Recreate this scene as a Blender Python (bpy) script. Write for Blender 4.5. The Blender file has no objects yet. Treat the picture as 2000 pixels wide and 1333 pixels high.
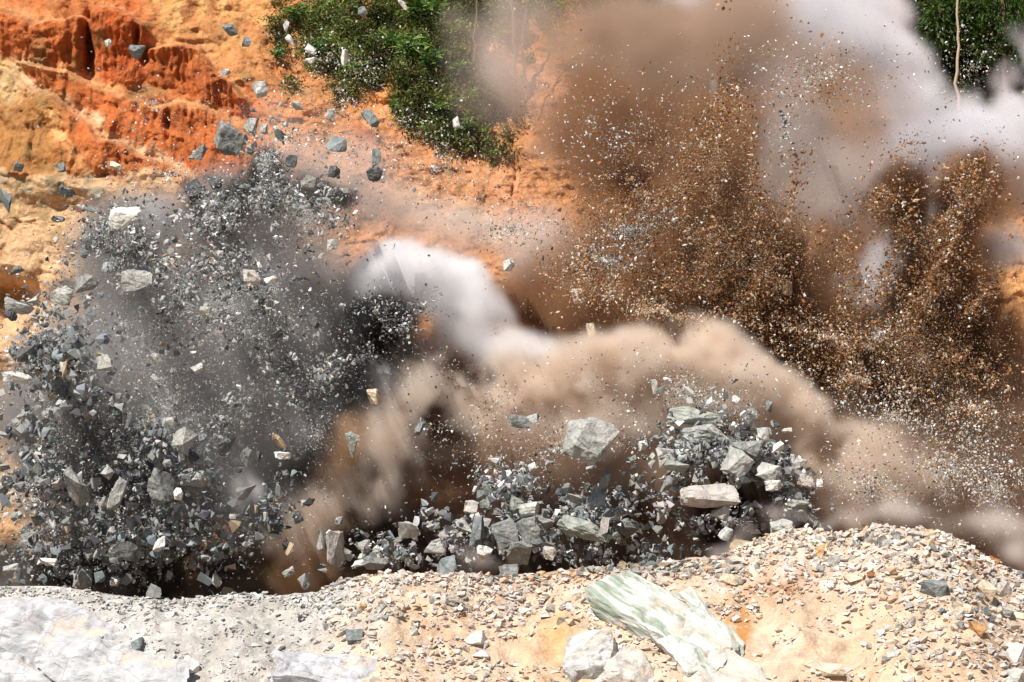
import bpy, math
import numpy as np
from mathutils import Vector, Euler, Matrix

sc = bpy.context.scene
COL = sc.collection
R = math.radians
rng = np.random.default_rng(20)

# ------------------------------------------------------------------ camera
CAMZ = 6.0
FPX = 1000 / math.tan(R(10))          # focal length in photo pixels (2000 wide)
cam = bpy.data.cameras.new('camera')
camo = bpy.data.objects.new('camera', cam); COL.objects.link(camo)
camo.location = (0, 0, CAMZ); camo.rotation_euler = (R(90), 0, 0)
cam.angle = R(20); cam.clip_start = .5; cam.clip_end = 3000
sc.camera = camo

# ------------------------------------------------------------------ sky and sun
SUN_EL, SUN_AZ = 56, -38              # azimuth: degrees left of the viewing direction's reverse
w = bpy.data.worlds.new('World'); sc.world = w; w.use_nodes = True
bg = w.node_tree.nodes['Background']
sky = w.node_tree.nodes.new('ShaderNodeTexSky'); sky.sky_type = 'NISHITA'; sky.sun_disc = False
w.node_tree.links.new(sky.outputs[0], bg.inputs[0]); bg.inputs[1].default_value = .05
sl = bpy.data.lights.new('sun', 'SUN'); sl.energy = 5.0; sl.angle = R(.5); sl.color = (1, .955, .89)
so = bpy.data.objects.new('sun', sl); COL.objects.link(so)
# direction towards the sun
sd = Vector((math.sin(R(SUN_AZ)) * math.cos(R(SUN_EL)), -math.cos(R(SUN_AZ)) * math.cos(R(SUN_EL)), math.sin(R(SUN_EL))))
so.rotation_euler = sd.to_track_quat('Z', 'Y').to_euler()
sky.sun_elevation = R(SUN_EL); sky.sun_rotation = math.atan2(sd.x, sd.y)

sc.view_settings.view_transform = 'Standard'; sc.view_settings.look = 'None'
sc.view_settings.gamma = 1; sc.view_settings.exposure = .5
sc.render.engine = 'CYCLES'
cy = sc.cycles
cy.use_denoising = True
cy.max_bounces = 14; cy.diffuse_bounces = 3; cy.glossy_bounces = 2; cy.volume_bounces = 9; cy.transparent_max_bounces = 8
cy.volume_step_rate = 1.0; cy.volume_max_steps = 400

def P(px, py, Y):
    """the point at depth Y that the photograph shows at (px, py)"""
    return np.array([(px - 1000) / FPX * Y, Y, CAMZ - (py - 666.5) / FPX * Y])

# ------------------------------------------------------------------ noise
TAB = rng.standard_normal(1 << 16).astype(np.float32)
def vnoise(*c, seed=0):
    """value noise, about -1..1, at arbitrary points in 2 or 3 dimensions"""
    fl = [np.floor(a) for a in c]
    fr = [(a - f).astype(np.float32) for a, f in zip(c, fl)]
    fr = [f * f * (3 - 2 * f) for f in fr]
    ii = [f.astype(np.int64) for f in fl]
    K = (73856093, 19349663, 83492791)
    out = 0
    for m in range(1 << len(c)):
        h = np.full(ii[0].shape, seed * 9781 + 5, np.int64); wgt = 1.0
        for k in range(len(c)):
            b = (m >> k) & 1
            h ^= (ii[k] + b) * K[k]
            wgt = wgt * (fr[k] if b else 1 - fr[k])
        h = (h ^ (h >> 13)) * 1274126177
        out = out + TAB[(h ^ (h >> 16)) & 65535] * wgt
    return out * .8
def fbm(*c, o=4, seed=0, gain=.5):
    s, a = 0, 1.0
    for k in range(o):
        s = s + a * vnoise(*[v * 2 ** k + k * 17.3 for v in c], seed=seed + k); a *= gain
    return s
def ridged(*c, o=4, seed=0):
    s, a = 0, 1.0
    for k in range(o):
        s = s + a * (1 - 2 * np.abs(vnoise(*[v * 2 ** k + k * 9.1 for v in c], seed=seed + k))); a *= .5
    return s
def sstep(a, b, x):
    t = np.clip((x - a) / (b - a), 0, 1); return t * t * (3 - 2 * t)

# ------------------------------------------------------------------ mesh and tag helpers
def raw_mesh(name, V, F, mat=None, col=None, smooth=False):
    """V (n,3), F (m,k) all faces with the same number of corners"""
    me = bpy.data.meshes.new(name)
    me.vertices.add(len(V)); me.vertices.foreach_set('co', np.ascontiguousarray(V, np.float32).ravel())
    k = F.shape[1]
    me.loops.add(F.size); me.loops.foreach_set('vertex_index', np.ascontiguousarray(F, np.int32).ravel())
    me.polygons.add(len(F)); me.polygons.foreach_set('loop_start', np.arange(0, F.size, k, dtype=np.int32))
    if smooth: me.polygons.foreach_set('use_smooth', np.ones(len(F), bool))
    else: me.polygons.foreach_set('use_smooth', np.zeros(len(F), bool))
    if col is not None:
        a = me.attributes.new('col', 'FLOAT_COLOR', 'POINT')
        c = np.ones((len(V), 4), np.float32); c[:, :3] = col
        a.data.foreach_set('color', c.ravel())
    if mat: me.materials.append(mat)
    me.update(calc_edges=True)
    return me
def link(name, me, parent=None):
    o = bpy.data.objects.new(name, me); COL.objects.link(o)
    if parent is not None: o.parent = parent
    return o
def tag(o, label=None, cat=None, group=None, kind=None):
    if label: o['label'] = label
    if cat: o['category'] = cat
    if group: o['group'] = group
    if kind: o['kind'] = kind
    return o
def empty(name, loc):
    o = bpy.data.objects.new(name, None); o.location = loc; COL.objects.link(o); return o

# ------------------------------------------------------------------ materials
def new_mat(name):
    m = bpy.data.materials.new(name); m.use_nodes = True
    nt = m.node_tree
    b = nt.nodes['Principled BSDF']; b.inputs['Roughness'].default_value = .9
    b.inputs['Specular IOR Level'].default_value = .15
    return m, nt, b
def nd(nt, t, **kw):
    n = nt.nodes.new(t)
    for k, v in kw.items():
        if hasattr(n, k): setattr(n, k, v)
        else: n.inputs[k].default_value = v
    return n
def mixrgb(nt, mode, fac, a, b):
    n = nt.nodes.new('ShaderNodeMix'); n.data_type = 'RGBA'; n.blend_type = mode
    for s, v in ((0, fac), (6, a), (7, b)):
        if hasattr(v, 'links'): nt.links.new(v, n.inputs[s])
        elif isinstance(v, (int, float)): n.inputs[s].default_value = v
        else: n.inputs[s].default_value = (*v, 1)
    return n.outputs[2]
def noise_ramp(nt, vec, scale, lo, hi, detail=4, rough=.6):
    n = nd(nt, 'ShaderNodeTexNoise', Scale=scale, Detail=detail, Roughness=rough)
    nt.links.new(vec, n.inputs['Vector'])
    r = nd(nt, 'ShaderNodeMapRange'); r.inputs['From Min'].default_value = lo; r.inputs['From Max'].default_value = hi
    nt.links.new(n.outputs[0], r.inputs[0])
    return r.outputs[0]
def bump(nt, b, vec, scale, dist, detail=6):
    n = nd(nt, 'ShaderNodeTexNoise', Scale=scale, Detail=detail, Roughness=.65)
    nt.links.new(vec, n.inputs['Vector'])
    bp = nd(nt, 'ShaderNodeBump', Strength=.8, Distance=dist)
    nt.links.new(n.outputs[0], bp.inputs['Height']); nt.links.new(bp.outputs[0], b.inputs['Normal'])

def cracks(nt, vec, c, scale, depth):
    n = nd(nt, 'ShaderNodeTexNoise', Scale=scale * .8, Detail=4); nt.links.new(vec, n.inputs['Vector'])
    mv = nd(nt, 'ShaderNodeMix'); mv.data_type = 'VECTOR'; mv.inputs[0].default_value = .35
    nt.links.new(vec, mv.inputs[4]); nt.links.new(n.outputs['Color'], mv.inputs[5])
    v = nd(nt, 'ShaderNodeTexVoronoi', feature='DISTANCE_TO_EDGE', Scale=scale); nt.links.new(mv.outputs[1], v.inputs['Vector'])
    r = nd(nt, 'ShaderNodeMapRange'); r.inputs['From Min'].default_value = 0; r.inputs['From Max'].default_value = .02
    r.inputs['To Min'].default_value = depth; r.inputs['To Max'].default_value = 1
    nt.links.new(v.outputs['Distance'], r.inputs[0])
    cb = nd(nt, 'ShaderNodeCombineColor')
    for k in range(3): nt.links.new(r.outputs[0], cb.inputs[k])
    return mixrgb(nt, 'MULTIPLY', 1.0, c, cb.outputs[0])
def rock_material(name, per_object):
    m, nt, b = new_mat(name)
    if per_object:
        src = nd(nt, 'ShaderNodeObjectInfo').outputs['Color']
        vec = nd(nt, 'ShaderNodeTexCoord').outputs['Object']
    else:
        src = nd(nt, 'ShaderNodeAttribute', attribute_name='col').outputs['Color']
        vec = nd(nt, 'ShaderNodeTexCoord').outputs['Object']
    g = noise_ramp(nt, vec, 2.2, .35, .65)
    c = mixrgb(nt, 'MULTIPLY', 1.0, src, mixrgb(nt, 'MIX', g, (.72, .74, .74), (1.3, 1.28, 1.22)))
    g2 = noise_ramp(nt, vec, 9, .56, .66, 5, .7)
    f2 = nd(nt, 'ShaderNodeMath', operation='MULTIPLY'); nt.links.new(g2, f2.inputs[0]); f2.inputs[1].default_value = .4
    c = mixrgb(nt, 'MIX', f2.outputs[0], c, (.5, .49, .45))
    g3 = noise_ramp(nt, vec, 1.3, .6, .75, 3)
    f3 = nd(nt, 'ShaderNodeMath', operation='MULTIPLY'); nt.links.new(g3, f3.inputs[0]); f3.inputs[1].default_value = .25
    c = mixrgb(nt, 'MIX', f3.outputs[0], c, (.36, .24, .13))
    c = cracks(nt, vec, c, 1.1, .72)
    nt.links.new(c, b.inputs['Base Color'])
    bump(nt, b, vec, 7, .07)
    return m
M_ROCK = rock_material('broken_rock', True)
def frag_material(name):
    m, nt, b = new_mat(name)
    src = nd(nt, 'ShaderNodeAttribute', attribute_name='col').outputs['Color']
    nt.links.new(src, b.inputs['Base Color'])
    return m
M_FRAG = frag_material('rock_chips')
def soil_material(name, sc1, sc2, bs, bd):
    m, nt, b = new_mat(name)
    src = nd(nt, 'ShaderNodeAttribute', attribute_name='col').outputs['Color']
    vec = nd(nt, 'ShaderNodeTexCoord').outputs['Object']
    g = noise_ramp(nt, vec, sc1, .3, .7, 8, .7)
    c = mixrgb(nt, 'MULTIPLY', 1.0, src, mixrgb(nt, 'MIX', g, (.78, .74, .70), (1.18, 1.2, 1.22)))
    g = noise_ramp(nt, vec, sc2, .35, .65, 4, .7)
    c = mixrgb(nt, 'MULTIPLY', 1.0, c, mixrgb(nt, 'MIX', g, (.86, .84, .82), (1.12, 1.12, 1.12)))
    nt.links.new(c, b.inputs['Base Color'])
    bump(nt, b, vec, bs, bd)
    return m
M_HILL = soil_material('weathered_clay', .6, 6, 3.5, .25)
M_GROUND = soil_material('dusty_rubble', 1.2, 14, 9, .08)

# ------------------------------------------------------------------ the hillside
def to_px(x, Y, z):
    return 1000 + x * FPX / Y, 666.5 - (z - CAMZ) * FPX / Y
def poly(pts, x):
    a = np.array(pts, float); return np.interp(x, a[:, 0], a[:, 1])
def blob(px, py, cx, cy, rx, ry, ang=0):
    c, s = math.cos(R(ang)), math.sin(R(ang))
    dx, dy = px - cx, py - cy
    u, v = (dx * c + dy * s) / rx, (-dx * s + dy * c) / ry
    return np.exp(-(u * u + v * v))
CLIFFS = [  # top edge, foot, step outwards (m), px range
    ([(-400, -30), (0, 22), (90, 42), (150, 45), (180, 55)], [(-400, 30), (0, 112), (60, 145), (180, 162)], 1.7, -2000, 178),
    ([(178, 22), (240, 28), (310, 62)], [(178, 165), (240, 175), (300, 150)], 1.6, 186, 305),
    ([(290, 112), (330, 90), (400, 96), (430, 140), (490, 195)], [(300, 160), (330, 172), (400, 205), (490, 240)], 1.3, 300, 490),
    ([(60, 128), (130, 150), (220, 188), (320, 205), (400, 212), (470, 245), (560, 310)], [(60, 150), (200, 262), (300, 300), (420, 360), (560, 400)], .9, 50, 560),
    ([(-100, 100), (0, 130), (90, 185), (200, 268), (300, 312), (360, 350)], [(-100, 300), (0, 322), (130, 338), (250, 370), (360, 385)], .9, -1500, 370),
    ([(-400, 290), (0, 328), (100, 347), (240, 374), (330, 400)], [(-400, 380), (0, 402), (100, 410), (240, 425), (330, 440)], 1.1, -2000, 340),
    ([(-400, 470), (0, 515), (60, 525), (130, 560)], [(-400, 560), (0, 590), (60, 590), (130, 610)], .9, -2000, 130),
    ([(-400, 640), (0, 650), (130, 700)], [(-400, 760), (0, 780), (130, 820)], .8, -2000, 160),
    ([(700, 230), (800, 330), (900, 420), (1050, 465)], [(700, 300), (800, 400), (900, 470), (1050, 500)], .3, 700, 1050),
]
def hill_nominal(z): return 118 + (z + 6) * .70
def build_hill():
    xs = np.concatenate([np.linspace(-160, -32, 60, endpoint=False), np.linspace(-32, 32, 1000), np.linspace(32, 160, 61)[1:]])
    zs = np.concatenate([np.linspace(-7, 25, 620), np.linspace(25, 60, 60)[1:]])
    X, Z = np.meshgrid(xs, zs)
    Y0 = hill_nominal(Z)
    px, py = to_px(X, Y0, Z)
    wx = fbm(px / 70, py / 70, o=4, seed=3); wy = fbm(px / 60, py / 60, o=4, seed=33)
    qx, qy = px + 7 * wx, py + 6 * wy
    D = fbm(X / 9, Z / 9, o=3, seed=1) * .9 + fbm(X / 1.6, Z / 1.3, o=5, seed=2) * .2 - .12 * np.abs(fbm(X / .9 + Z / 2, Z / .8, o=4, seed=22))
    face = np.zeros_like(X); shelf = np.zeros_like(X)
    for top, foot, A, x0, x1 in CLIFFS:
        t, f = poly(top, qx), poly(foot, qx)
        m = sstep(x0 - 14, x0 + 14, qx) * (1 - sstep(x1 - 14, x1 + 14, qx))
        rise = sstep(-7, 5, qy - t)
        fall = 1 - np.clip((qy - t) / np.maximum(f - t, 8), 0, 1)
        D += m * A * rise * fall
        inside = rise * (1 - sstep(-4, 6, qy - f)) * m
        face = np.maximum(face, inside)
        shelf = np.maximum(shelf, m * np.exp(-((qy - t + 5) / 9) ** 2))
    # runnels down the faces
    run = ridged(qx / 11 + .12 * qy / 11, qy / 130, o=3, seed=7)
    run2 = ridged(qx / 3.6, qy / 60, o=2, seed=8)
    up = (py < 345)
    D += face * up * (run * .07 + run2 * .03 + .18 * fbm(qx / 34, qy / 60, o=3, seed=77)) + (1 - face) * ridged(px / 30 - py / 60, py / 35, o=4, seed=9) * .10
    for cx, cy, rx, ry, dep in ((175, 95, 8, 48, 2.2), (283, 72, 5, 22, 1.0), (300, 112, 7, 20, .9), (325, 235, 7, 20, .9), (323, 262, 3, 14, .7),
                                (40, 575, 75, 26, 1.6), (5, 620, 26, 30, 1.4), (20, 845, 22, 30, 1.2), (90, 545, 10, 20, .5), (1003, 340, 3, 60, .3)):
        D -= dep * blob(qx, qy, cx, cy, rx, ry)
    far = sstep(25, 40, Z)
    Y = Y0 - D * (1 - far)
    V = np.stack([X, Y, Z + fbm(X / 2, Z / 2, o=3, seed=5) * .12], -1).reshape(-1, 3)
    # soil colours (albedo)
    C = np.zeros(X.shape + (3,)); C[:] = (.50, .22, .085)
    def lay(mask, c):
        mask = np.clip(mask, 0, 1)[..., None]; C[:] = C * (1 - mask) + np.array(c) * mask
    n1 = fbm(px / 90, py / 60, o=5, seed=11); n2 = fbm(px / 22, py / 18, o=4, seed=12); n3 = fbm(px / 9, py / 30, o=3, seed=13)
    lay(.5 + .5 * n1, (.53, .22, .08))
    lay(sstep(120, 0, np.abs(py - 30)) * sstep(260, 330, px) * (px < 560) * (.5 + .6 * n2), (.54, .30, .115))
    lay(face * (.88 + .2 * n3) * (py < 345), (.42, .115, .034))
    lay(face * sstep(.2, .9, n3) * .5 * (py < 345), (.52, .16, .045))
    lay(face * sstep(.5, 1.1, ridged(qx / 6, qy / 90, o=2, seed=21)) * .7 * (py < 345), (.27, .06, .02))
    lay(blob(px, py, 240, 60, 50, 90) * 1.2 * (.6 + .4 * n3), (.42, .07, .018))
    # orange-red bank
    bank = sstep(60, 130, px) * (1 - sstep(470, 560, px)) * sstep(150, 195, py) * (1 - sstep(345, 385, py))
    lay(bank * (.8 + .25 * n3), (.44, .125, .036))
    lay(shelf * .6, (.56, .27, .12))
    lay(sstep(330, 250, px) * sstep(130, 60, py) * .6 * (1 - shelf), (.46, .13, .04))
    # yellow brown corner
    lay(sstep(170, 110, px + (n2 * 12)) * sstep(165, 200, py + n2 * 10) * sstep(350, 325, py), (.37, .175, .06))
    lay(sstep(75, 40, px + n2 * 20) * sstep(100, 140, py) * sstep(215, 185, py + n2 * 14), (.54, .36, .18))
    # rubble strips
    for pts, wd, c in ((((40, 150), (150, 215), (240, 275), (310, 300), (420, 400)), 10, (.60, .38, .22)),
                       (((95, 240), (130, 290), (190, 345), (230, 365)), 22, (.60, .30, .12)),
                       (((60, 132), (160, 160), (260, 196), (400, 208), (500, 262)), 8, (.60, .30, .13)),
                       (((170, 172), (270, 178), (300, 165)), 7, (.6, .27, .1))):
        lay(np.exp(-((qy + n2 * 4 - poly(pts, qx)) / wd) ** 2) * (qx > pts[0][0]) * (qx < pts[-1][0]) * (.8 + .4 * n2), c)
    lay(sstep(328, 350, py + n2 * 6) * (px < 420) * (1 - sstep(300, 420, px)), (.56, .36, .20))
    lay(sstep(335, 350, py) * sstep(415, 395, py) * (px < 260) * sstep(.0, .8, n2), (.30, .25, .17))
    lay(sstep(400, 440, py) * sstep(420, 260, px) * (.75 + .25 * n1), (.60, .38, .21))
    lay(sstep(560, 620, py) * sstep(180, 100, px) * sstep(-.3, .6, n1 + .4 * n2 + .3), (.66, .57, .42))
    lay(sstep(540, 570, py) * sstep(600, 580, py) * sstep(80, 50, px), (.50, .24, .08))
    lay(sstep(800, 860, py) * sstep(260, 120, px) * (.6 + .4 * n2), (.40, .22, .10))
    lay(sstep(430, 560, px) * (.7 + .2 * n2) * sstep(250, 300, py), (.50, .245, .125))
    lay(blob(px, py, 920, 435, 170, 24, 22) * (.8 + .5 * n2), (.58, .38, .21))
    lay(sstep(1000, 1100, px) * (.8 + .3 * n2) * sstep(150, 250, py), (.44, .20, .08))
    lay(sstep(1850, 1950, px) * (.8 + .3 * n2) * sstep(400, 500, py), (.58, .30, .13))
    # soil under the vegetation
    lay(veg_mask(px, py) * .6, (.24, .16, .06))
    n4 = fbm(px / 3.2, py / 2.6, o=2, seed=14)
    C *= (1 + .10 * n2 + .10 * n4)[..., None]
    C = np.clip(C, .01, .8)
    ny, nx = X.shape
    i = np.arange(ny * nx).reshape(ny, nx)
    F = np.stack([i[:-1, :-1], i[:-1, 1:], i[1:, 1:], i[1:, :-1]], -1).reshape(-1, 4)
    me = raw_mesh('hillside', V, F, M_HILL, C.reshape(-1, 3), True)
    o = link('hillside', me); o['kind'] = 'structure'
    return V.reshape(ny, nx, 3), xs, zs

VEG = [(600, 30, 95, 60, 0), (690, 100, 120, 70, 30), (640, 140, 85, 36, 30), (760, 40, 120, 80, 0), (840, 90, 110, 90, 0), (860, 200, 100, 80, 20),
       (880, 270, 75, 42, 20), (690, 185, 40, 30, 40), (950, 120, 100, 90, 0), (940, 290, 70, 26, 30), (1100, 10, 160, 45, 0), (1300, 0, 130, 30, 0), (960, 10, 120, 60, 0),
       (800, 235, 60, 30, 30), (960, 210, 50, 60, 0), (1480, -30, 160, 40, 0)]
VEG_R = [(1900, 40, 120, 110, 0), (1960, 100, 100, 100, 0), (1840, 0, 80, 80, 0), (1990, 0, 120, 100, 0), (1900, 130, 70, 70, 0)]
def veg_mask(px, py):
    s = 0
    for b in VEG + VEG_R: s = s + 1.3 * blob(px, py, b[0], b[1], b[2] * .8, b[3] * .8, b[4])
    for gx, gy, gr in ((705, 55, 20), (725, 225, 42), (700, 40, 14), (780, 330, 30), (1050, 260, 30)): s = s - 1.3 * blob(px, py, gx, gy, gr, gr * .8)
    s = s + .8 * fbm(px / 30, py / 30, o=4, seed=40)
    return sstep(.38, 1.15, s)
HV, HX, HZ = build_hill()
def hill_point(px, py):
    """surface point of the hillside nearest the sight line, by sampling"""
    z = CAMZ - (py - 666.5) / FPX * 128
    for _ in range(6):
        x = (px - 1000) / FPX * hill_nominal(z); z = CAMZ - (py - 666.5) / FPX * hill_nominal(z)
    i = np.clip(np.searchsorted(HZ, z), 0, len(HZ) - 1); j = np.clip(np.searchsorted(HX, x), 0, len(HX) - 1)
    return HV[i, j]

# ------------------------------------------------------------------ the ground with its ridge
CREST = [(-900, 1180), (-200, 1150), (0, 1150), (100, 1150), (230, 1164), (330, 1172), (480, 1158), (560, 1166), (620, 1160), (665, 1130), (760, 1116), (900, 1120),
         (1000, 1130), (1100, 1118), (1200, 1112), (1290, 1100), (1400, 1092), (1470, 1062), (1540, 1034), (1640, 1042), (1700, 1030), (1800, 1030),
         (1850, 1042), (1920, 1088), (1970, 1112), (2020, 1140), (2300, 1170), (2900, 1230)]
YC = 80.0
def ground_z(x, Y):
    px = 1000 + x * FPX / YC
    zc = CAMZ - (poly(CREST, px) - 666.5) / FPX * YC
    yc = YC + .5 * np.sin(x * .35) + .35 * np.sin(x * .9 + 1)
    d = Y - yc
    h = zc - .68 * (np.sqrt(d * d + .35 ** 2) - .35)
    h = np.maximum(h, -6) + 0
    near = 1 - sstep(3, 7, np.abs(d + 2))
    h = h + near * (fbm(x / 1.5, Y / 1.5, o=4, seed=50) * .11 + fbm(x / .35, Y / .35, o=3, seed=51) * .028) * sstep(.0, .5, np.abs(d))
    h = h + near * sstep(0, .5, np.abs(d)) * .12 * ridged(x / 2.2, Y / 2.2, o=3, seed=52)
    return h + (1 - near) * .25 * fbm(x / 5, Y / 5, o=4, seed=53)
def build_ground():
    def axis(a, b, n, lo, hi, k):
        L = a - (a - lo) * (np.linspace(1, 0, k, endpoint=False) ** 2.2)
        U = b + (hi - b) * (np.linspace(0, 1, k + 1)[1:] ** 2.2)
        return np.concatenate([L, np.linspace(a, b, n), U])
    xs = axis(-17, 17, 900, -900, 900, 70); ys = axis(73, 84, 330, -300, 1600, 70)
    X, Y = np.meshgrid(xs, ys)
    Z = ground_z(X, Y)
    px, py = to_px(X, np.maximum(Y, 30), Z)
    C = np.zeros(X.shape + (3,)); C[:] = (.55, .395, .275)
    def lay(mask, c):
        mask = np.clip(mask, 0, 1)[..., None]; C[:] = C * (1 - mask) + np.array(c) * mask
    n1 = fbm(X / 1.6, Y / 1.2, o=5, seed=61); n2 = fbm(X / .3, Y / .25, o=4, seed=62)
    lay(.45 + .6 * n1, (.58, .46, .35))
    lay(sstep(790, 570, px + 60 * n1 + 20 * n2), (.42, .40, .37))
    lay(sstep(420, 250, px + 40 * n1) * sstep(1165, 1200, py) * .6, (.50, .49, .48))
    lay(blob(px, py, 1530, 1150, 90, 26) * (1 + n2) * .8, (.38, .17, .06))
    lay(blob(px, py, 1440, 1230, 30, 70) * (1 + n2) * .8, (.42, .20, .07))
    lay(blob(px, py, 1080, 1128, 90, 14) * (1 + n2) * .8, (.42, .22, .09))
    lay(blob(px, py, 1080, 1280, 60, 90) * (1 + n1) * .5, (.50, .30, .13))
    lay(blob(px, py, 1250, 1105, 260, 16) * (.8 + n2), (.30, .27, .25))
    lay(sstep(1180, 1140, py) * (.3 + .5 * n2), (.52, .47, .42))
    lay(sstep(82, 84.5, Y), (.28, .20, .13)); lay(sstep(70, 60, Y), (.42, .33, .24))
    C *= (1 + .12 * n2)[..., None]
    C = np.clip(C, .02, .8)
    ny, nx = X.shape
    i = np.arange(ny * nx).reshape(ny, nx)
    F = np.stack([i[:-1, :-1], i[:-1, 1:], i[1:, 1:], i[1:, :-1]], -1).reshape(-1, 4)
    o = link('ground', raw_mesh('ground', np.stack([X, Y, Z], -1).reshape(-1, 3), F, M_GROUND, C.reshape(-1, 3), True))
    o['kind'] = 'structure'
build_ground()
def ground_hit(px, py):
    """where the sight line through (px, py) first meets the ridge's near face (vectorised)"""
    px = np.atleast_1d(np.asarray(px, float)); py = np.atleast_1d(np.asarray(py, float))
    Yt = np.linspace(73, 83, 160)[None, :]
    x = (px[:, None] - 1000) / FPX * Yt; zr = CAMZ - (py[:, None] - 666.5) / FPX * Yt
    below = ground_z(x, Yt + 0 * x) >= zr
    k = below.argmax(1); ok = below.any(1)
    Y = Yt[0, k]
    x = (px - 1000) / FPX * Y
    return np.stack([x, Y, ground_z(x, Y)], -1), ok

# ------------------------------------------------------------------ rocks
def rock_verts(level, g, planes=10, rough=.05, strata=0.0, sc3=(1, 1, 1)):
    """an angular broken block: the hull of a few points, its faces divided and chipped by noise"""
    import bmesh
    q = g.standard_normal((planes, 3)); q /= np.linalg.norm(q, axis=1)[:, None]
    q = np.sign(q) * np.abs(q) ** .6; q *= g.uniform(.8, 1.05, (planes, 1))
    bm = bmesh.new()
    vs = [bm.verts.new(p) for p in q]
    bmesh.ops.convex_hull(bm, input=vs)
    bmesh.ops.delete(bm, geom=[v for v in bm.verts if not v.link_faces], context='VERTS')
    for _ in range(max(0, level - 1)):
        bmesh.ops.subdivide_edges(bm, edges=bm.edges[:], cuts=1, use_grid_fill=True)
    bmesh.ops.triangulate(bm, faces=bm.faces[:]); bm.verts.index_update()
    V = np.array([v.co[:] for v in bm.verts]); F = np.array([[v.index for v in f.verts] for f in bm.faces]); bm.free()
    s = float(g.integers(0, 9999))
    if level >= 2:
        n = fbm(V[:, 0] * 1.7 + s, V[:, 1] * 1.7, V[:, 2] * 1.7, o=4, seed=int(s) % 97)
        q = ridged(V[:, 0] * 2.6 + s, V[:, 1] * 2.6, V[:, 2] * 2.6, o=3, seed=int(s) % 91)
        # steps where layers have split off
        t = V @ np.array([.5, .3, .8]) * 3.2 + .4 * n
        st = (np.floor(t) + sstep(.38, .62, t - np.floor(t))) / 3.2 - t / 3.2
        V = V * (1 + rough * n + rough * .45 * q)[:, None] + V * (st * (rough * 2.2 + strata))[:, None]
    V = V * np.array(sc3)
    return V - (V.max(0) + V.min(0)) / 2, F
PAL = {'grey': (.22, .225, .22), 'light': (.38, .38, .365), 'white': (.60, .59, .57), 'dark': (.09, .095, .10), 'blue': (.20, .225, .235),
       'pink': (.46, .42, .395), 'cream': (.58, .47, .36), 'orange': (.46, .27, .13), 'brown': (.17, .085, .035), 'tan': (.40, .30, .20),
       'green': (.30, .315, .285), 'pale': (.62, .60, .58), 'rust': (.30, .13, .05)}
def hero(name, px, py, wpx, hpx, Y, rot, colour, label, cat='rock', group=None, level=4, planes=12, rough=.05, strata=0.0, depth=None, loc=None):
    g = np.random.default_rng(int(px * 7 + py * 13) + (3 if wpx > 90 else 0))
    s = Y / FPX / 2 * ((1.14 if wpx < 90 else 1.0) if cat == 'rock' else 1)
    d = depth if depth else .5 * (wpx + hpx)
    V, F = rock_verts(level, g, planes, rough, strata=strata)
    V = V / (V.max(0) - V.min(0)) * 2
    # turned a little so that no two present the same side, then brought to size
    a = g.uniform(-.3, .3, 2)
    Rm = np.array((Matrix.Rotation(a[0], 3, 'X') @ Matrix.Rotation(a[1], 3, 'Z')))
    V = V @ Rm.T; V = V / (V.max(0) - V.min(0)) * 2
    V = V * np.array([wpx, d, hpx]) * s
    me = raw_mesh(name, V, F, M_ROCK)
    o = link(name, me)
    o.location = P(px, py, Y - (1.2 if group in (G_SLAB, G_HEAP) and Y > 84 and Y < 92 else 0)) if loc is None else loc
    o.rotation_euler = (0, R(rot), 0)
    c = np.array(PAL[colour]) * g.uniform(.9, 1.12); o.color = (*c, 1)
    return tag(o, label, cat, group)

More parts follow.
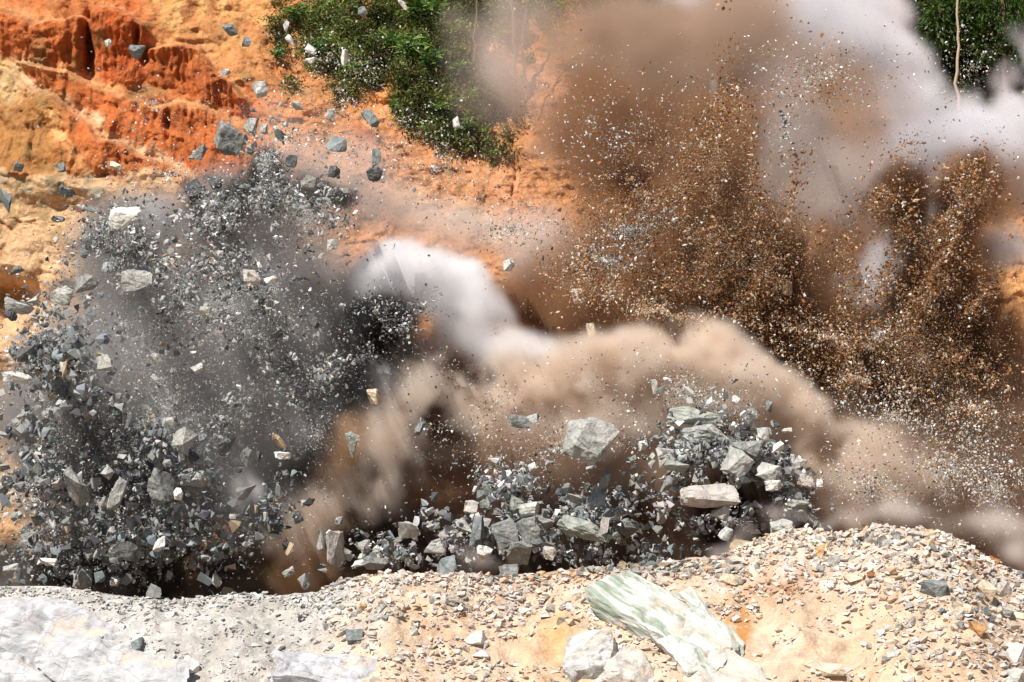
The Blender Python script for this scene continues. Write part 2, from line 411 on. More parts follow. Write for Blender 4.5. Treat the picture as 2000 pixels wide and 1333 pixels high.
G_SKY = 'rocks thrown up over the orange slope'
G_SLAB = 'slabs heaving up behind the ridge'
G_DUST = 'rocks flying through the dark plume'
G_HEAP = 'boulders bursting out under the tan dust arch'
H = [
 (447, 275, 60, 52, 95, 28, 'grey', 'largest pale topped boulder flying against the red clay bank', G_SKY),
 (386, 299, 31, 30, 96, 10, 'grey', 'grey rock flying just beside and below the big boulder over the red bank', G_SKY),
 (270, 99, 30, 24, 98, -15, 'blue', 'blue grey rock with curved back flying before the upper red cliff', G_SKY),
 (450, 59, 32, 17, 98, 48, 'blue', 'long tilted blue grey flake flying over the yellow slope at the top', G_SKY),
 (481, 82, 17, 18, 99, 0, 'blue', 'small blue block right under the long tilted flake', G_SKY),
 (211, 84, 12, 15, 99, 10, 'white', 'small white chip flying before the dark red gully wall', G_SKY),
 (441, 142, 17, 13, 99, 0, 'white', 'small rounded white stone flying over the striped orange face', G_SKY),
 (509, 174, 26, 30, 97, -20, 'light', 'white topped rock flying where the orange slope meets the bushes', G_SKY),
 (489, 246, 23, 27, 96, 10, 'light', 'pale block over the upper end of the dark spray column', G_SKY),
 (514, 252, 14, 19, 97, 0, 'light', 'small upright pale stone beside the pale block above the spray', G_SKY),
 (543, 262, 26, 17, 97, 30, 'blue', 'tilted blue grey stone over the dark spray column', G_SKY),
 (659, 283, 36, 30, 96, 25, 'blue', 'blue grey pointed rock over the pink dusty slope', G_SKY),
 (652, 335, 22, 22, 96, 0, 'dark', 'dark rock with bright top in the pinkish dust', G_SKY),
 (603, 357, 30, 26, 95, 0, 'grey', 'grey rock at the upper edge of the dark plume', G_SKY),
 (569, 316, 24, 24, 95, 0, 'dark', 'dark blue rough lump by the spray column', G_SKY),
 (724, 232, 22, 38, 97, -30, 'blue', 'narrow blue grey rock flying below the bushes', G_SKY),
 (735, 310, 17, 34, 97, 0, 'blue', 'upright teal grey splinter over the pale dust', G_SKY),
 (731, 341, 30, 24, 97, 0, 'dark', 'ragged dark lump hanging under the teal splinter', G_SKY),
 (607, 97, 20, 14, 98, 30, 'white', 'white triangular stone flying before the green bushes', G_SKY),
 (608, 118, 20, 12, 98, -20, 'white', 'broad white stone just under the white triangular one', G_SKY),
 (672, 112, 20, 26, 97, -30, 'white', 'bright white flake before the dark bushes', G_SKY),
 (560, 52, 12, 20, 98, -15, 'light', 'narrow pale stone before the top of the bushes', G_SKY),
 (569, 78, 22, 13, 98, 30, 'white', 'tilted white stone under the narrow pale one by the bushes', G_SKY),
 (708, 23, 15, 20, 99, 0, 'blue', 'blue grey block flying before the bare orange gap in the bushes', G_SKY),
 (788, 10, 8, 26, 99, -40, 'white', 'thin white splinter at the top edge before the bushes', G_SKY),
 (891, 239, 12, 20, 99, -8, 'white', 'upright white stone before the lowest bushes', G_SKY),
 (581, 207, 14, 22, 98, -35, 'light', 'slanting pale stone over the orange slope under the bushes', G_SKY),
 (646, 226, 16, 24, 97, 10, 'light', 'pale stone with dark foot under the bushes', G_SKY),
 (37, 325, 17, 19, 98, 10, 'grey', 'grey block flying over the brown earth bank', G_SKY),
 (122, 327, 15, 18, 98, 0, 'blue', 'blue grey square block before the orange rubble fan', G_SKY),
 (227, 324, 24, 14, 98, 15, 'cream', 'flat cream stone flying before the red bank', G_SKY),
 (131, 375, 30, 18, 97, 12, 'blue', 'pair shaped blue grey rock over the pale ledge', G_SKY),
 (113, 428, 25, 11, 96, 0, 'grey', 'flat dark grey chip over the pale orange bank', G_SKY),
 (177, 409, 28, 10, 96, 20, 'grey', 'thin slanting flake above the dark rock mass', G_SKY),
 (245, 427, 52, 42, 87, 4, 'white', 'large box shaped pale block standing over the dark plume', G_SKY),
 (420, 356, 26, 27, 95, 0, 'dark', 'dark rough rock at the foot of the red bank', G_SKY),
 (380, 374, 30, 36, 95, -30, 'dark', 'dark slanting rock beside the dusty tan patch', G_SKY),
 (268, 548, 58, 42, 93, -10, 'light', 'broad pale grey rock in the upper dark plume', G_DUST),
 (124, 577, 42, 36, 93, 0, 'light', 'pale faceted rock at the edge of the orange bank', G_DUST),
 (172, 552, 46, 34, 93, 0, 'grey', 'grey rock between the two pale ones of the upper plume', G_DUST),
 (32, 602, 52, 26, 93, 25, 'light', 'long blue white slab at the edge over the orange hollow', G_DUST),
 (20, 618, 24, 18, 92, 0, 'dark', 'small dark rock tucked below the long blue white slab', G_DUST),
 (52, 692, 37, 28, 92, -5, 'dark', 'dark six sided rock over the cream bank', G_DUST),
 (205, 709, 26, 30, 92, 5, 'light', 'pale wedge like a tooth in the dark plume', G_DUST),
 (30, 737, 52, 20, 92, 5, 'white', 'flat white topped slab over the cream bank', G_DUST),
 (362, 856, 38, 46, 91, 20, 'light', 'pale blue grey rock in the middle of the dark plume', G_DUST),
 (328, 826, 24, 20, 91, 0, 'light', 'pale rounded stone above the blue grey rock', G_DUST),
 (543, 862, 15, 34, 91, -35, 'tan', 'narrow tan grey brick shaped rock', G_DUST),
 (553, 888, 30, 14, 91, 0, 'white', 'white flat stone under the brick shaped rock', G_DUST),
 (500, 600, 26, 14, 93, -20, 'dark', 'dark lens shaped stone before the pale grey haze', G_DUST),
 (511, 588, 9, 16, 93, 30, 'dark', 'tiny black stone above the lens shaped one', G_DUST),
 (611, 628, 18, 28, 93, -30, 'dark', 'dark blue broken rock before the white haze', G_DUST),
 (540, 655, 22, 24, 93, 20, 'dark', 'dark wedge pointing down in the grey haze', G_DUST),
 (491, 540, 34, 22, 94, 5, 'pink', 'pinkish rock in the upper grey haze', G_DUST),
 (529, 548, 24, 14, 94, -10, 'white', 'white stone touching the pinkish rock', G_DUST),
 (650, 479, 20, 22, 94, 0, 'light', 'pale rounded rock at the top of the grey haze', G_DUST),
 (402, 605, 20, 12, 93, 5, 'light', 'flat pale stone in the middle grey haze', G_DUST),
 (308, 745, 10, 30, 92, -45, 'light', 'thin slanting pale splinter in the dark plume', G_DUST),
 (386, 720, 24, 16, 92, -25, 'light', 'slanting cream grey stone in the dark plume', G_DUST),
 (305, 700, 20, 18, 92, -10, 'light', 'roundish pale stone beside the tooth shaped wedge', G_DUST),
 (375, 932, 44, 34, 88, 5, 'light', 'pale four sided block standing out of the dark rubble', G_DUST),
 (318, 956, 52, 68, 91, 10, 'grey', 'large rough grey rock beside the pale four sided block', G_DUST),
 (228, 968, 22, 62, 90, 25, 'light', 'long curved pale shard beside the rough grey rock', G_DUST),
 (148, 948, 36, 72, 91, -20, 'grey', 'tall ribbed grey slab over the brown bank', G_DUST),
 (348, 966, 17, 23, 89, 0, 'white', 'small white block leaning on the rough grey rock', G_DUST),
 (312, 1064, 18, 34, 89, 40, 'white', 'bright slanting flake over the black gap', G_DUST),
 (240, 1074, 46, 34, 90, 15, 'grey', 'broad dull rock in the lower rubble', G_DUST),
 (93, 1098, 34, 14, 89, 5, 'white', 'white pointed slab in the lower rubble', G_DUST),
 (20, 1112, 34, 16, 89, -20, 'light', 'pale slanting slab at the lower edge of the rubble', G_DUST),
 (162, 1132, 34, 48, 88, 5, 'grey', 'upright dull rock behind the gravel crest', G_DUST),
 (224, 1137, 19, 19, 88, 0, 'white', 'small white block just behind the gravel crest', G_DUST),
 (300, 1156, 28, 24, 86, 0, 'grey', 'rounded grey stone peeping over the gravel crest', G_DUST),
 (424, 1131, 20, 26, 87, 10, 'light', 'pale upright stone behind the gravel crest', G_DUST),
 (533, 1021, 30, 36, 88, 0, 'grey', 'square grey rock with white top at the edge of the tan dust', G_DUST),
 (537, 1048, 22, 14, 88, 10, 'light', 'pale flat chip under the square grey rock', G_DUST),
 (579, 1010, 20, 24, 88, -20, 'grey', 'grey broken rock before the tan dust column', G_DUST),
 (626, 1058, 18, 38, 87, -15, 'light', 'upright pale rock at the edge of the tan dust column', G_DUST),
 (655, 1073, 34, 66, 87, -8, 'pink', 'tall pinkish white rock standing before the black gap', G_DUST),
 (565, 1118, 24, 16, 87, -15, 'light', 'pale rounded flake low in the tan dust', G_DUST),
 (594, 1138, 18, 28, 86, -20, 'grey', 'grey pair of blocks resting at the foot of the tan dust', G_DUST),
 (1150, 858, 98, 88, 88, 20, 'light', 'biggest boulder of the blast, pale top and cracked dark underside', G_HEAP),
 (1013, 824, 38, 22, 91, 8, 'grey', 'flat grey stone beside the biggest boulder', G_HEAP),
 (1043, 817, 24, 18, 91, -5, 'light', 'small pale stone touching the flat grey stone', G_HEAP),
 (820, 836, 14, 27, 91, 25, 'blue', 'blue grey flake in the tan dust', G_HEAP),
 (731, 777, 24, 30, 91, -5, 'cream', 'cream topped stone before the dark hollow', G_HEAP),
 (682, 868, 30, 42, 90, 25, 'green', 'greenish slanting rock at the edge of the tan dust', G_HEAP),
 (993, 517, 22, 24, 97, 15, 'white', 'bright white stone flying over the tan haze', G_HEAP),
 (1127, 578, 19, 28, 97, -15, 'cream', 'cream oval stone in the brown soil', G_HEAP),
 (1154, 645, 15, 26, 96, -10, 'cream', 'cream upright stone at the top of the tan dust', G_HEAP),
 (1303, 743, 20, 10, 93, 10, 'white', 'white flat flake before the pale dust arch', G_HEAP),
 (1279, 755, 11, 26, 93, -12, 'light', 'thin upright flake before the pale dust arch', G_HEAP),
 (990, 1046, 42, 52, 87, -18, 'grey', 'grey slab with white edge leaning in the slab cluster', G_SLAB),
 (1036, 1040, 44, 58, 87, -12, 'grey', 'kite shaped grey slab beside the leaning one', G_SLAB),
 (1017, 1082, 42, 40, 86.5, 5, 'grey', 'square grey slab under the leaning and the kite shaped slabs', G_SLAB),
 (934, 1036, 26, 56, 88, 8, 'blue', 'narrow dark blue slab beside the leaning slab', G_SLAB),
 (1034, 997, 36, 26, 87, -12, 'light', 'pale block with pink front on top of the slab cluster', G_SLAB),
 (1010, 984, 26, 30, 88, 0, 'green', 'greenish yellow rock behind the pale block', G_SLAB),
 (1135, 1034, 86, 34, 88, 16, 'green', 'long dark green slab lying beyond the slab cluster', G_SLAB),
 (1181, 940, 16, 38, 89, 12, 'blue', 'upright blue grey splinter over the long green slab', G_SLAB),
 (1166, 976, 34, 42, 89, 10, 'light', 'broken pale rock under the blue splinter', G_SLAB),
 (1122, 975, 40, 16, 89, 8, 'light', 'flat pale flake beside the broken pale rock', G_SLAB),
 (954, 953, 22, 26, 90, 0, 'grey', 'small grey cube high over the slab cluster', G_SLAB),
 (920, 991, 26, 24, 89, 0, 'pink', 'pinkish white block at the side of the slab cluster', G_SLAB),
 (951, 983, 26, 24, 89, 0, 'grey', 'grey three cornered rock beside the pinkish white block', G_SLAB),
 (852, 1067, 40, 30, 87, 5, 'light', 'grey rock with broad white top over the black gap', G_SLAB),
 (799, 1036, 36, 30, 88, 0, 'light', 'pale broken rock over the black gap', G_SLAB),
 (944, 1079, 28, 24, 86, 20, 'white', 'white three cornered rock beside the square slab', G_SLAB),
 (873, 1110, 36, 42, 85, -8, 'blue', 'dark blue block at the foot of the black gap', G_SLAB),
 (733, 1100, 42, 26, 85, 5, 'grey', 'grey block half hidden in low dust on the crest', G_SLAB),
 (706, 1100, 34, 12, 85, -5, 'white', 'thin white slab lying on the crest by the black gap', G_SLAB),
 (1005, 1136, 14, 34, 80.5, 12, 'dark', 'dark blue splinter stuck upright in the crest', G_SLAB),
 (995, 1116, 36, 26, 82.5, 0, 'grey', 'grey rock behind the dark splinter on the crest', G_SLAB),
 (1073, 1080, 24, 24, 86, 0, 'pink', 'small pinkish stone beside the kite shaped slab', G_SLAB),
 (1385, 969, 116, 52, 86, -4, 'pink', 'broad pinkish white slab with dark corner', G_HEAP),
 (1442, 905, 48, 46, 87, 20, 'light', 'pale grey many sided boulder above the pinkish slab', G_HEAP),
 (1408, 1001, 30, 28, 86, 25, 'light', 'pale triangular rock under the pinkish slab', G_HEAP),
 (1356, 812, 112, 36, 91, 4, 'green', 'dark streaked long boulder at the top of the boulder heap', G_HEAP),
 (1377, 851, 94, 42, 90, -6, 'light', 'pale striped boulder under the dark streaked one', G_HEAP),
 (1455, 872, 58, 40, 88, 22, 'grey', 'grey long boulder beside the pale striped one', G_HEAP),
 (1490, 850, 24, 28, 88, 10, 'light', 'rounded pale stone at the end of the grey long boulder', G_HEAP),
 (1467, 818, 15, 34, 89, 22, 'light', 'upright pale stone standing over the boulder heap', G_HEAP),
 (1437, 782, 14, 18, 90, 0, 'white', 'white pebble flying over the boulder heap', G_HEAP),
 (1502, 794, 12, 20, 90, 5, 'grey', 'dark capped pebble flying beside the white one', G_HEAP),
 (1536, 841, 20, 8, 90, -12, 'white', 'flat white chip beside the boulder heap', G_HEAP),
 (1306, 893, 40, 36, 89, -8, 'light', 'pale broken rock at the near end of the striped boulder', G_HEAP),
 (1321, 912, 44, 20, 88, 8, 'green', 'green grey flat rock under the pale broken rock', G_HEAP),
 (1500, 921, 42, 34, 87, 20, 'light', 'pale leaning block beside the many sided boulder', G_HEAP),
 (1511, 949, 30, 20, 86.5, -5, 'white', 'bright white block low in the boulder heap', G_HEAP),
 (1560, 986, 34, 16, 86, 5, 'green', 'pale green slab with flat top near the black gap', G_HEAP),
 (1573, 940, 30, 22, 87, 22, 'pink', 'pinkish slanting rock at the end of the boulder heap', G_HEAP),
 (1602, 946, 14, 18, 87, 0, 'white', 'small white pointed rock at the outermost end of the heap', G_HEAP),
 (1562, 904, 26, 22, 88, -10, 'light', 'pale flat rock at the outer curve of the heap', G_HEAP),
 (1521, 872, 22, 16, 88, -20, 'white', 'white oval stone at the outer curve of the heap', G_HEAP),
 (1528, 1029, 44, 30, 84, 10, 'light', 'smooth pale boulder rising from low dust on the crest', G_HEAP),
 (1449, 1068, 42, 26, 82, 0, 'tan', 'hollow brownish rock with flat top in low dust', G_HEAP),
 (1418, 1045, 26, 26, 83, 0, 'light', 'small pale rock beside the hollow brownish rock', G_HEAP),
 (1535, 560, 26, 32, 97, 0, 'tan', 'dull tan rock in the brown soil spray', G_HEAP),
]
for h in H:
    if h[8] == G_SKY and 500 < h[0] < 800: h = h[:4] + (h[4] - 7,) + h[5:]
    if h[8] == G_DUST and h[4] > 88: h = h[:4] + (85.2 + (h[4] - 88) * .45,) + h[5:]
    hero('flying_rock', *h[:6], h[6], h[7], 'rock', h[8], level=5 if h[2] * h[3] > 2400 else 4,
         planes=(22 if h[2] == 98 else 17) if h[2] * h[3] > 4000 else 14, rough=.045 if h[2] > 60 else .055, strata=.0 if h[2] > 60 else .04)

# prototypes shared by the many smaller ones
gp = np.random.default_rng(5)
PROTO = [raw_mesh('broken_rock', *[a for a in rock_verts(4, gp, int(gp.integers(8, 15)), .05, sc3=(1, gp.uniform(.5, 1), gp.uniform(.45, .95)))], M_ROCK) for _ in range(36)]
def copy_rocks(name, base, items):
    """items: (location, radius, rotation, colour, label, category, group)"""
    for k, (loc, rad, rot, c, label, cat, grp) in enumerate(items):
        o = base.copy(); o.data = PROTO[k % len(PROTO)]; o.name = name
        COL.objects.link(o); o.location = loc; o.scale = (rad,) * 3; o.rotation_euler = rot; o.color = (*c, 1)
        tag(o, label, cat, grp)
def pick(g, names, jit=.12):
    c = np.array(PAL[names[g.integers(len(names))]]); return c * g.uniform(1 - jit, 1 + jit)

def scatter2d(g, n, areas):
    """areas: (cx, cy, rx, ry, angle, weight); uniform-ish inside, soft at the rim"""
    wts = np.array([a[5] for a in areas], float); k = g.choice(len(areas), n, p=wts / wts.sum())
    A = np.array([a[:5] for a in areas], float)[k]
    r = np.abs(g.standard_normal(n)) * .62; th = g.uniform(0, 2 * np.pi, n)
    u = r * np.cos(th) * A[:, 2]; v = r * np.sin(th) * A[:, 3]
    c, s = np.cos(np.radians(A[:, 4])), np.sin(np.radians(A[:, 4]))
    return A[:, 0] + u * c - v * s, A[:, 1] + u * s + v * c
g = np.random.default_rng(77)
items = []
AUTO = [  # areas, n, size px range, Y range, colours, label, group
 ([(90, 700, 80, 150, 0, 2), (60, 900, 70, 130, 0, 2), (60, 1060, 70, 80, 0, 1)], 50, (16, 44), (88, 94), ('grey', 'blue', 'dark', 'light', 'grey'),
  'grey rock fragment tumbling before the cream and brown bank', G_DUST),
 ([(250, 480, 90, 50, 0, 1), (350, 620, 120, 80, 0, 1), (200, 620, 60, 60, 0, 1)], 22, (14, 30), (91, 94), ('grey', 'blue', 'light'),
  'grey fragment in the upper half of the dark plume', G_DUST),
 ([(330, 850, 160, 90, 0, 2), (300, 1030, 170, 90, 0, 3), (500, 900, 80, 90, 0, 1)], 56, (14, 50), (87, 92), ('grey', 'blue', 'light', 'dark', 'grey'),
  'rock fragment in the lower half of the dark plume', G_DUST),
 ([(950, 1050, 160, 50, 0, 2), (760, 1070, 80, 34, 0, 1), (1180, 1030, 100, 60, 0, 1)], 50, (16, 44), (86.5, 91), ('grey', 'blue', 'light', 'light', 'pink'),
  'angular fragment tumbling among the slabs over the black gap', G_SLAB),
 ([(1500, 900, 70, 60, 40, 2), (1550, 970, 40, 60, 0, 2), (1330, 900, 60, 70, 0, 1), (1400, 920, 70, 40, 0, 1)], 56, (16, 40), (86.5, 90), ('light', 'grey', 'light', 'white', 'grey'),
  'fist shaped fragment of the boulder heap under the dust arch', G_HEAP),
 ([(600, 270, 130, 80, 20, 1), (450, 400, 90, 50, 0, .6), (720, 220, 110, 110, 0, .7)], 40, (9, 20), (94, 98), ('blue', 'grey', 'light', 'white'),
  'small grey or white stone flying high between the dark plume and the bushes', G_SKY),
 ([(1230, 430, 110, 60, 0, 1), (1100, 380, 60, 60, 0, .4)], 14, (10, 20), (96, 100), ('light', 'grey', 'white'),
  'pale stone flying in the grey patch of the brown soil spray', 'stones in the brown soil spray'),
]
for areas, n, (s0, s1), (y0, y1), cols, label, grp in AUTO:
    X, Yp = scatter2d(g, n, areas)
    sz = s0 + (s1 - s0) * g.uniform(0, 1, n) ** 2
    for i in range(n):
        Y = g.uniform(y0, y1)
        if Yp[i] > poly(CREST, X[i]) - 6: continue
        items.append((P(X[i], Yp[i], Y), sz[i] * .62 * Y / FPX, g.uniform(0, 6.28, 3), pick(g, cols), label, 'rock', grp))
base = bpy.data.objects.new('flying_rock', PROTO[0])
copy_rocks('flying_rock', base, items[:330 - len(H)])

# ------------------------------------------------------------------ masses of small fragments
def hulls(n, pts, g):
    import bmesh
    out = []
    for _ in range(n):
        bm = bmesh.new()
        q = g.standard_normal((pts, 3)); q /= np.linalg.norm(q, axis=1)[:, None]; q *= np.array([1.15, g.uniform(.4, .9), g.uniform(.3, .8)])
        vs = [bm.verts.new(p) for p in q]
        bmesh.ops.convex_hull(bm, input=vs)
        bmesh.ops.triangulate(bm, faces=bm.faces[:])
        loose = [v for v in bm.verts if not v.link_faces]
        bmesh.ops.delete(bm, geom=loose, context='VERTS')
        bm.verts.index_update()
        out.append((np.array([v.co[:] for v in bm.verts]), np.array([[v.index for v in f.verts] for f in bm.faces]))); bm.free()
    return out
gh = np.random.default_rng(9)
HULL_S = hulls(16, 5, gh); HULL_M = hulls(20, 8, gh)
HULL_L = [rock_verts(2, gh, int(gh.integers(7, 11)), .05, sc3=(1, gh.uniform(.5, 1), gh.uniform(.35, .8))) for _ in range(20)]
def rand_rot(g, n):
    q = g.standard_normal((n, 4)); q /= np.linalg.norm(q, axis=1)[:, None]
    w_, x, y, z = q.T
    return np.stack([1 - 2 * (y * y + z * z), 2 * (x * y - z * w_), 2 * (x * z + y * w_), 2 * (x * y + z * w_), 1 - 2 * (x * x + z * z), 2 * (y * z - x * w_),
                     2 * (x * z - y * w_), 2 * (y * z + x * w_), 1 - 2 * (x * x + y * y)], -1).reshape(n, 3, 3)
def mass(name, label, cat, pos, rad, col, g, flat_up=False, kind='stuff'):
    Vs, Fs, Cs, off = [], [], [], 0
    big = rad / pos[:, 1] * FPX
    for lib, sel in ((HULL_S, big < 2.6), (HULL_M, (big >= 2.6) & (big < 7)), (HULL_L, big >= 7)):
        idx = np.nonzero(sel)[0]
        if not len(idx): continue
        which = g.integers(0, len(lib), len(idx))
        for k, (V, F) in enumerate(lib):
            ii = idx[which == k]
            if not len(ii): continue
            Rm = rand_rot(g, len(ii))
            W = np.einsum('nij,vj->nvi', Rm, V) * rad[ii][:, None, None]
            if flat_up: W[..., 2] *= .7
            W += pos[ii][:, None, :]
            Vs.append(W.reshape(-1, 3)); Cs.append(np.repeat(col[ii], len(V), 0))
            Fs.append((F[None] + (np.arange(len(ii)) * len(V))[:, None, None] + off).reshape(-1, 3)); off += len(ii) * len(V)
    me = raw_mesh(name, np.concatenate(Vs), np.concatenate(Fs), M_FRAG, np.concatenate(Cs))
    o = link(name, me)
    return tag(o, label, cat, None, kind)
def colours(g, n, names, wts):
    wts = np.array(wts, float); k = g.choice(len(names), n, p=wts / wts.sum())
    c = np.array([PAL[a] for a in names])[k]
    return c * g.uniform(.75, 1.25, (n, 1)) * g.uniform(.95, 1.05, (n, 3))
def spray(name, label, seed, areas, n, s0, s1, power, Yr, names, wts, clump=.6, cell=40, over=None):
    g = np.random.default_rng(seed)
    X, Yp = scatter2d(g, n * 3, areas)
    # gathered in clots and threads
    f = fbm(X / cell, Yp / cell, o=3, seed=seed)
    keep = g.uniform(-1.5, 1.5, len(X)) < f * (.7 + clump) + .1
    keep &= Yp < poly(CREST, X) - 2
    X, Yp = X[keep][:n], Yp[keep][:n]
    m = len(X)
    Y = Yr[0] + (Yr[1] - Yr[0]) * g.uniform(0, 1, m) ** 1.3
    s = s0 * (s1 / s0) ** (g.uniform(0, 1, m) ** power)
    pos = np.stack([(X - 1000) / FPX * Y, Y, CAMZ - (Yp - 666.5) / FPX * Y], -1)
    return mass(name, label, 'debris', pos, s * .5 * Y / FPX, colours(g, m, names, wts), g)
GREY_AREAS = [(450, 620, 180, 130, 0, 3.5), (300, 560, 140, 90, 0, 1.5), (220, 450, 100, 70, 0, 1.6), (600, 400, 120, 60, 15, 1.6), (520, 310, 34, 90, 0, .7), (420, 400, 90, 50, 0, 1), (400, 520, 190, 90, 0, 2), (350, 600, 260, 120, 0, 2), (330, 620, 200, 110, 0, 3), (300, 850, 210, 150, 0, 4), (280, 1050, 260, 90, 0, 4), (90, 700, 90, 170, 0, 2), (70, 950, 90, 180, 0, 2.5),
              (560, 390, 140, 60, 0, 1), (230, 470, 90, 60, 0, 1.3), (480, 780, 190, 60, -35, 2.2), (620, 740, 110, 40, -40, 1.2), (520, 330, 34, 70, 0, .45), (420, 430, 90, 50, 0, .6)]
spray('grey_debris', 'dark plume of small grey rock fragments bursting from behind the gravel crest', 101, GREY_AREAS, 80000, 1.6, 17, 4.0, (88, 98),
      ('grey', 'light', 'white', 'dark', 'blue', 'tan'), (4, 3, 2, 3, 2, .5))
spray('grey_specks', 'fine light chips filling the whole dark plume', 112,
      [(330, 800, 330, 300, 0, 10), (450, 600, 250, 130, 0, 4), (250, 1050, 300, 100, 0, 3), (600, 430, 140, 70, 0, 1.5), (240, 470, 100, 70, 0, 1.2), (520, 320, 40, 80, 0, .5), (620, 850, 90, 160, 0, 1.5), (100, 800, 110, 250, 0, 1)], 100000, 1.4, 4.6, 2.2, (86.5, 97.5),
      ('white', 'light', 'grey', 'dark'), (4, 4, 2, 2), clump=.1, cell=60)
spray('grey_spall', 'small rocks and spall between the dark plume and the gravel crest', 102,
      [(300, 1050, 240, 80, 0, 3), (90, 950, 90, 170, 0, 2), (300, 880, 160, 120, 0, 2), (110, 720, 90, 120, 0, 2), (520, 1000, 60, 90, 0, .7)], 4000, 9, 36, 2.0, (86.5, 95),
      ('grey', 'light', 'dark', 'blue', 'tan'), (4, 2.2, 3, 3, .4), cell=60)
spray('hollow_debris', 'dark fragments in the hollow under the white dust puff', 103, [(735, 610, 60, 40, 20, 2), (790, 645, 70, 46, -30, 2), (710, 700, 90, 44, -40, 2.4), (820, 600, 60, 40, 0, 1)],
      4200, 1.8, 12, 3.0, (95, 97.8), ('grey', 'light', 'white', 'dark'), (3, 2, 2, 3), cell=25)
spray('gap_debris', 'broken slabs and chips in the black gap behind the crest', 104,
      [(950, 1040, 190, 50, 0, 3), (780, 1080, 110, 34, 0, 1.5), (1000, 950, 90, 40, 0, 1), (1180, 1000, 120, 60, 0, 1.6), (1150, 1080, 200, 26, 0, 1.4)],
      7000, 2, 26, 1.9, (87, 93), ('grey', 'light', 'blue', 'dark', 'white', 'pink'), (3, 3, 2, 2, 1.2, .8), cell=30)
spray('heap_debris', 'stones bursting outwards round the boulder heap under the dust arch', 105,
      [(1480, 900, 130, 80, 40, 3), (1550, 980, 60, 60, 0, 2), (1330, 900, 90, 90, 0, 2), (1400, 920, 90, 60, 0, 2), (1420, 1020, 130, 34, 0, 1)],
      7000, 2, 28, 1.9, (87, 93), ('light', 'grey', 'white', 'dark'), (3, 4, 1, 2.5), cell=40)
spray('dust_chips', 'light chips speckling the tan dust under the arch', 106,
      [(1100, 880, 330, 90, 0, 3), (1350, 770, 260, 90, 10, 2), (900, 780, 170, 110, 0, 1.6), (1700, 960, 130, 80, 20, 2), (560, 1000, 60, 120, 0, .4)],
      32000, 1.5, 8, 2.8, (90, 96.5), ('light', 'white', 'tan', 'brown'), (3, 3, 2, 2.6), cell=70)
JETS = [(1400, 350, 210, 26, -86, 1.3), (1475, 340, 200, 26, -100, 1.1), (1545, 400, 200, 30, -78, 1), (1340, 400, 200, 30, -100, 1), (1250, 450, 190, 30, -115, .8), (1745, 500, 190, 26, -72, 1.4), (1830, 520, 260, 30, -58, 1.6),
        (1900, 600, 220, 34, -50, 1.2), (1640, 560, 200, 30, -80, 1), (1680, 720, 150, 40, -60, 1), (1930, 760, 200, 34, -40, 1), (1480, 560, 150, 40, -60, 1.2), (1885, 360, 110, 22, -62, .8), (1735, 390, 100, 32, -68, 1.2)]
BR = JETS + [(1400, 480, 190, 90, -10, 4), (1150, 520, 120, 110, 0, 1.5), (1250, 380, 150, 120, 0, 1.5), (1850, 860, 170, 90, 10, 2), (1650, 560, 250, 150, 0, 2), (1300, 560, 170, 60, 10, 2.5), (1480, 560, 170, 70, 20, 3), (1800, 600, 90, 190, 38, 3.5), (1700, 680, 170, 70, 10, 3),
      (1900, 740, 120, 90, 20, 3), (1390, 300, 80, 150, 8, 1.6), (1560, 640, 160, 60, 15, 2), (1850, 420, 60, 130, 38, 1.4), (1720, 380, 40, 70, 25, .6), (1880, 330, 70, 40, -20, .5)]
spray('brown_debris', 'spray of brown earth clods and gravel fanning out behind the dust arch', 107, BR, 90000, 1.7, 12, 3.2, (95.5, 99.8),
      ('brown', 'rust', 'tan', 'orange', 'cream', 'white'), (7, 4, 2.2, 1.4, 1, .7), cell=50)
spray('brown_grit', 'fine brown and cream grit filling the earth spray', 113,
      [(1450, 500, 330, 220, 0, 6), (1800, 700, 220, 260, 0, 5), (1200, 450, 200, 170, 0, 2), (1400, 320, 140, 160, 0, 1.5), (1880, 400, 60, 120, 35, .6), (1850, 900, 200, 100, 0, 2)], 110000, 1.4, 4.2, 2.0, (95, 98.8),
      ('tan', 'orange', 'brown', 'cream', 'white', 'rust'), (2.2, 1.8, 6, 1.5, .9, 3.4), clump=.1, cell=60)
spray('cream_gravel', 'cream and orange gravel along the lower edge of the brown spray', 108,
      [(1300, 610, 190, 26, 12, 2), (1170, 540, 90, 50, 0, 1), (1680, 740, 190, 40, 12, 2), (1900, 800, 110, 50, 10, 1), (1620, 660, 200, 40, 15, 1)],
      9000, 2.4, 9, 2.2, (94.5, 98), ('cream', 'tan', 'orange', 'white', 'brown'), (4, 3, 2.5, 1.5, 1), cell=30)
spray('high_specks', 'fine chips sprinkled high over slope, bushes and smoke', 109,
      [(700, 180, 200, 150, 20, 3), (560, 270, 170, 110, 0, 2), (330, 340, 200, 70, 0, .8), (1200, 250, 240, 160, 0, 2), (1600, 150, 240, 150, 0, 2), (300, 200, 240, 120, 0, .5), (850, 330, 170, 100, 20, 1.5), (1900, 130, 130, 120, 0, .4), (1000, 450, 160, 60, 0, 1)],
      24000, 1.6, 8, 2.8, (93, 103), ('white', 'light', 'brown', 'tan', 'grey'), (4, 2.5, 1.6, 1, 1.5), clump=.3, cell=60)
spray('right_chips', 'pale chips thick in the tan dust beyond the rise', 114,
      [(1850, 920, 160, 110, 0, 3), (1950, 960, 90, 90, 0, 2), (1700, 960, 110, 70, 0, 1.3), (1760, 820, 200, 60, 15, 1.5)], 16000, 1.6, 9, 2.6, (90, 96), ('white', 'light', 'tan', 'cream', 'brown'), (3, 3, 2, 1.5, 2), clump=.2, cell=50)
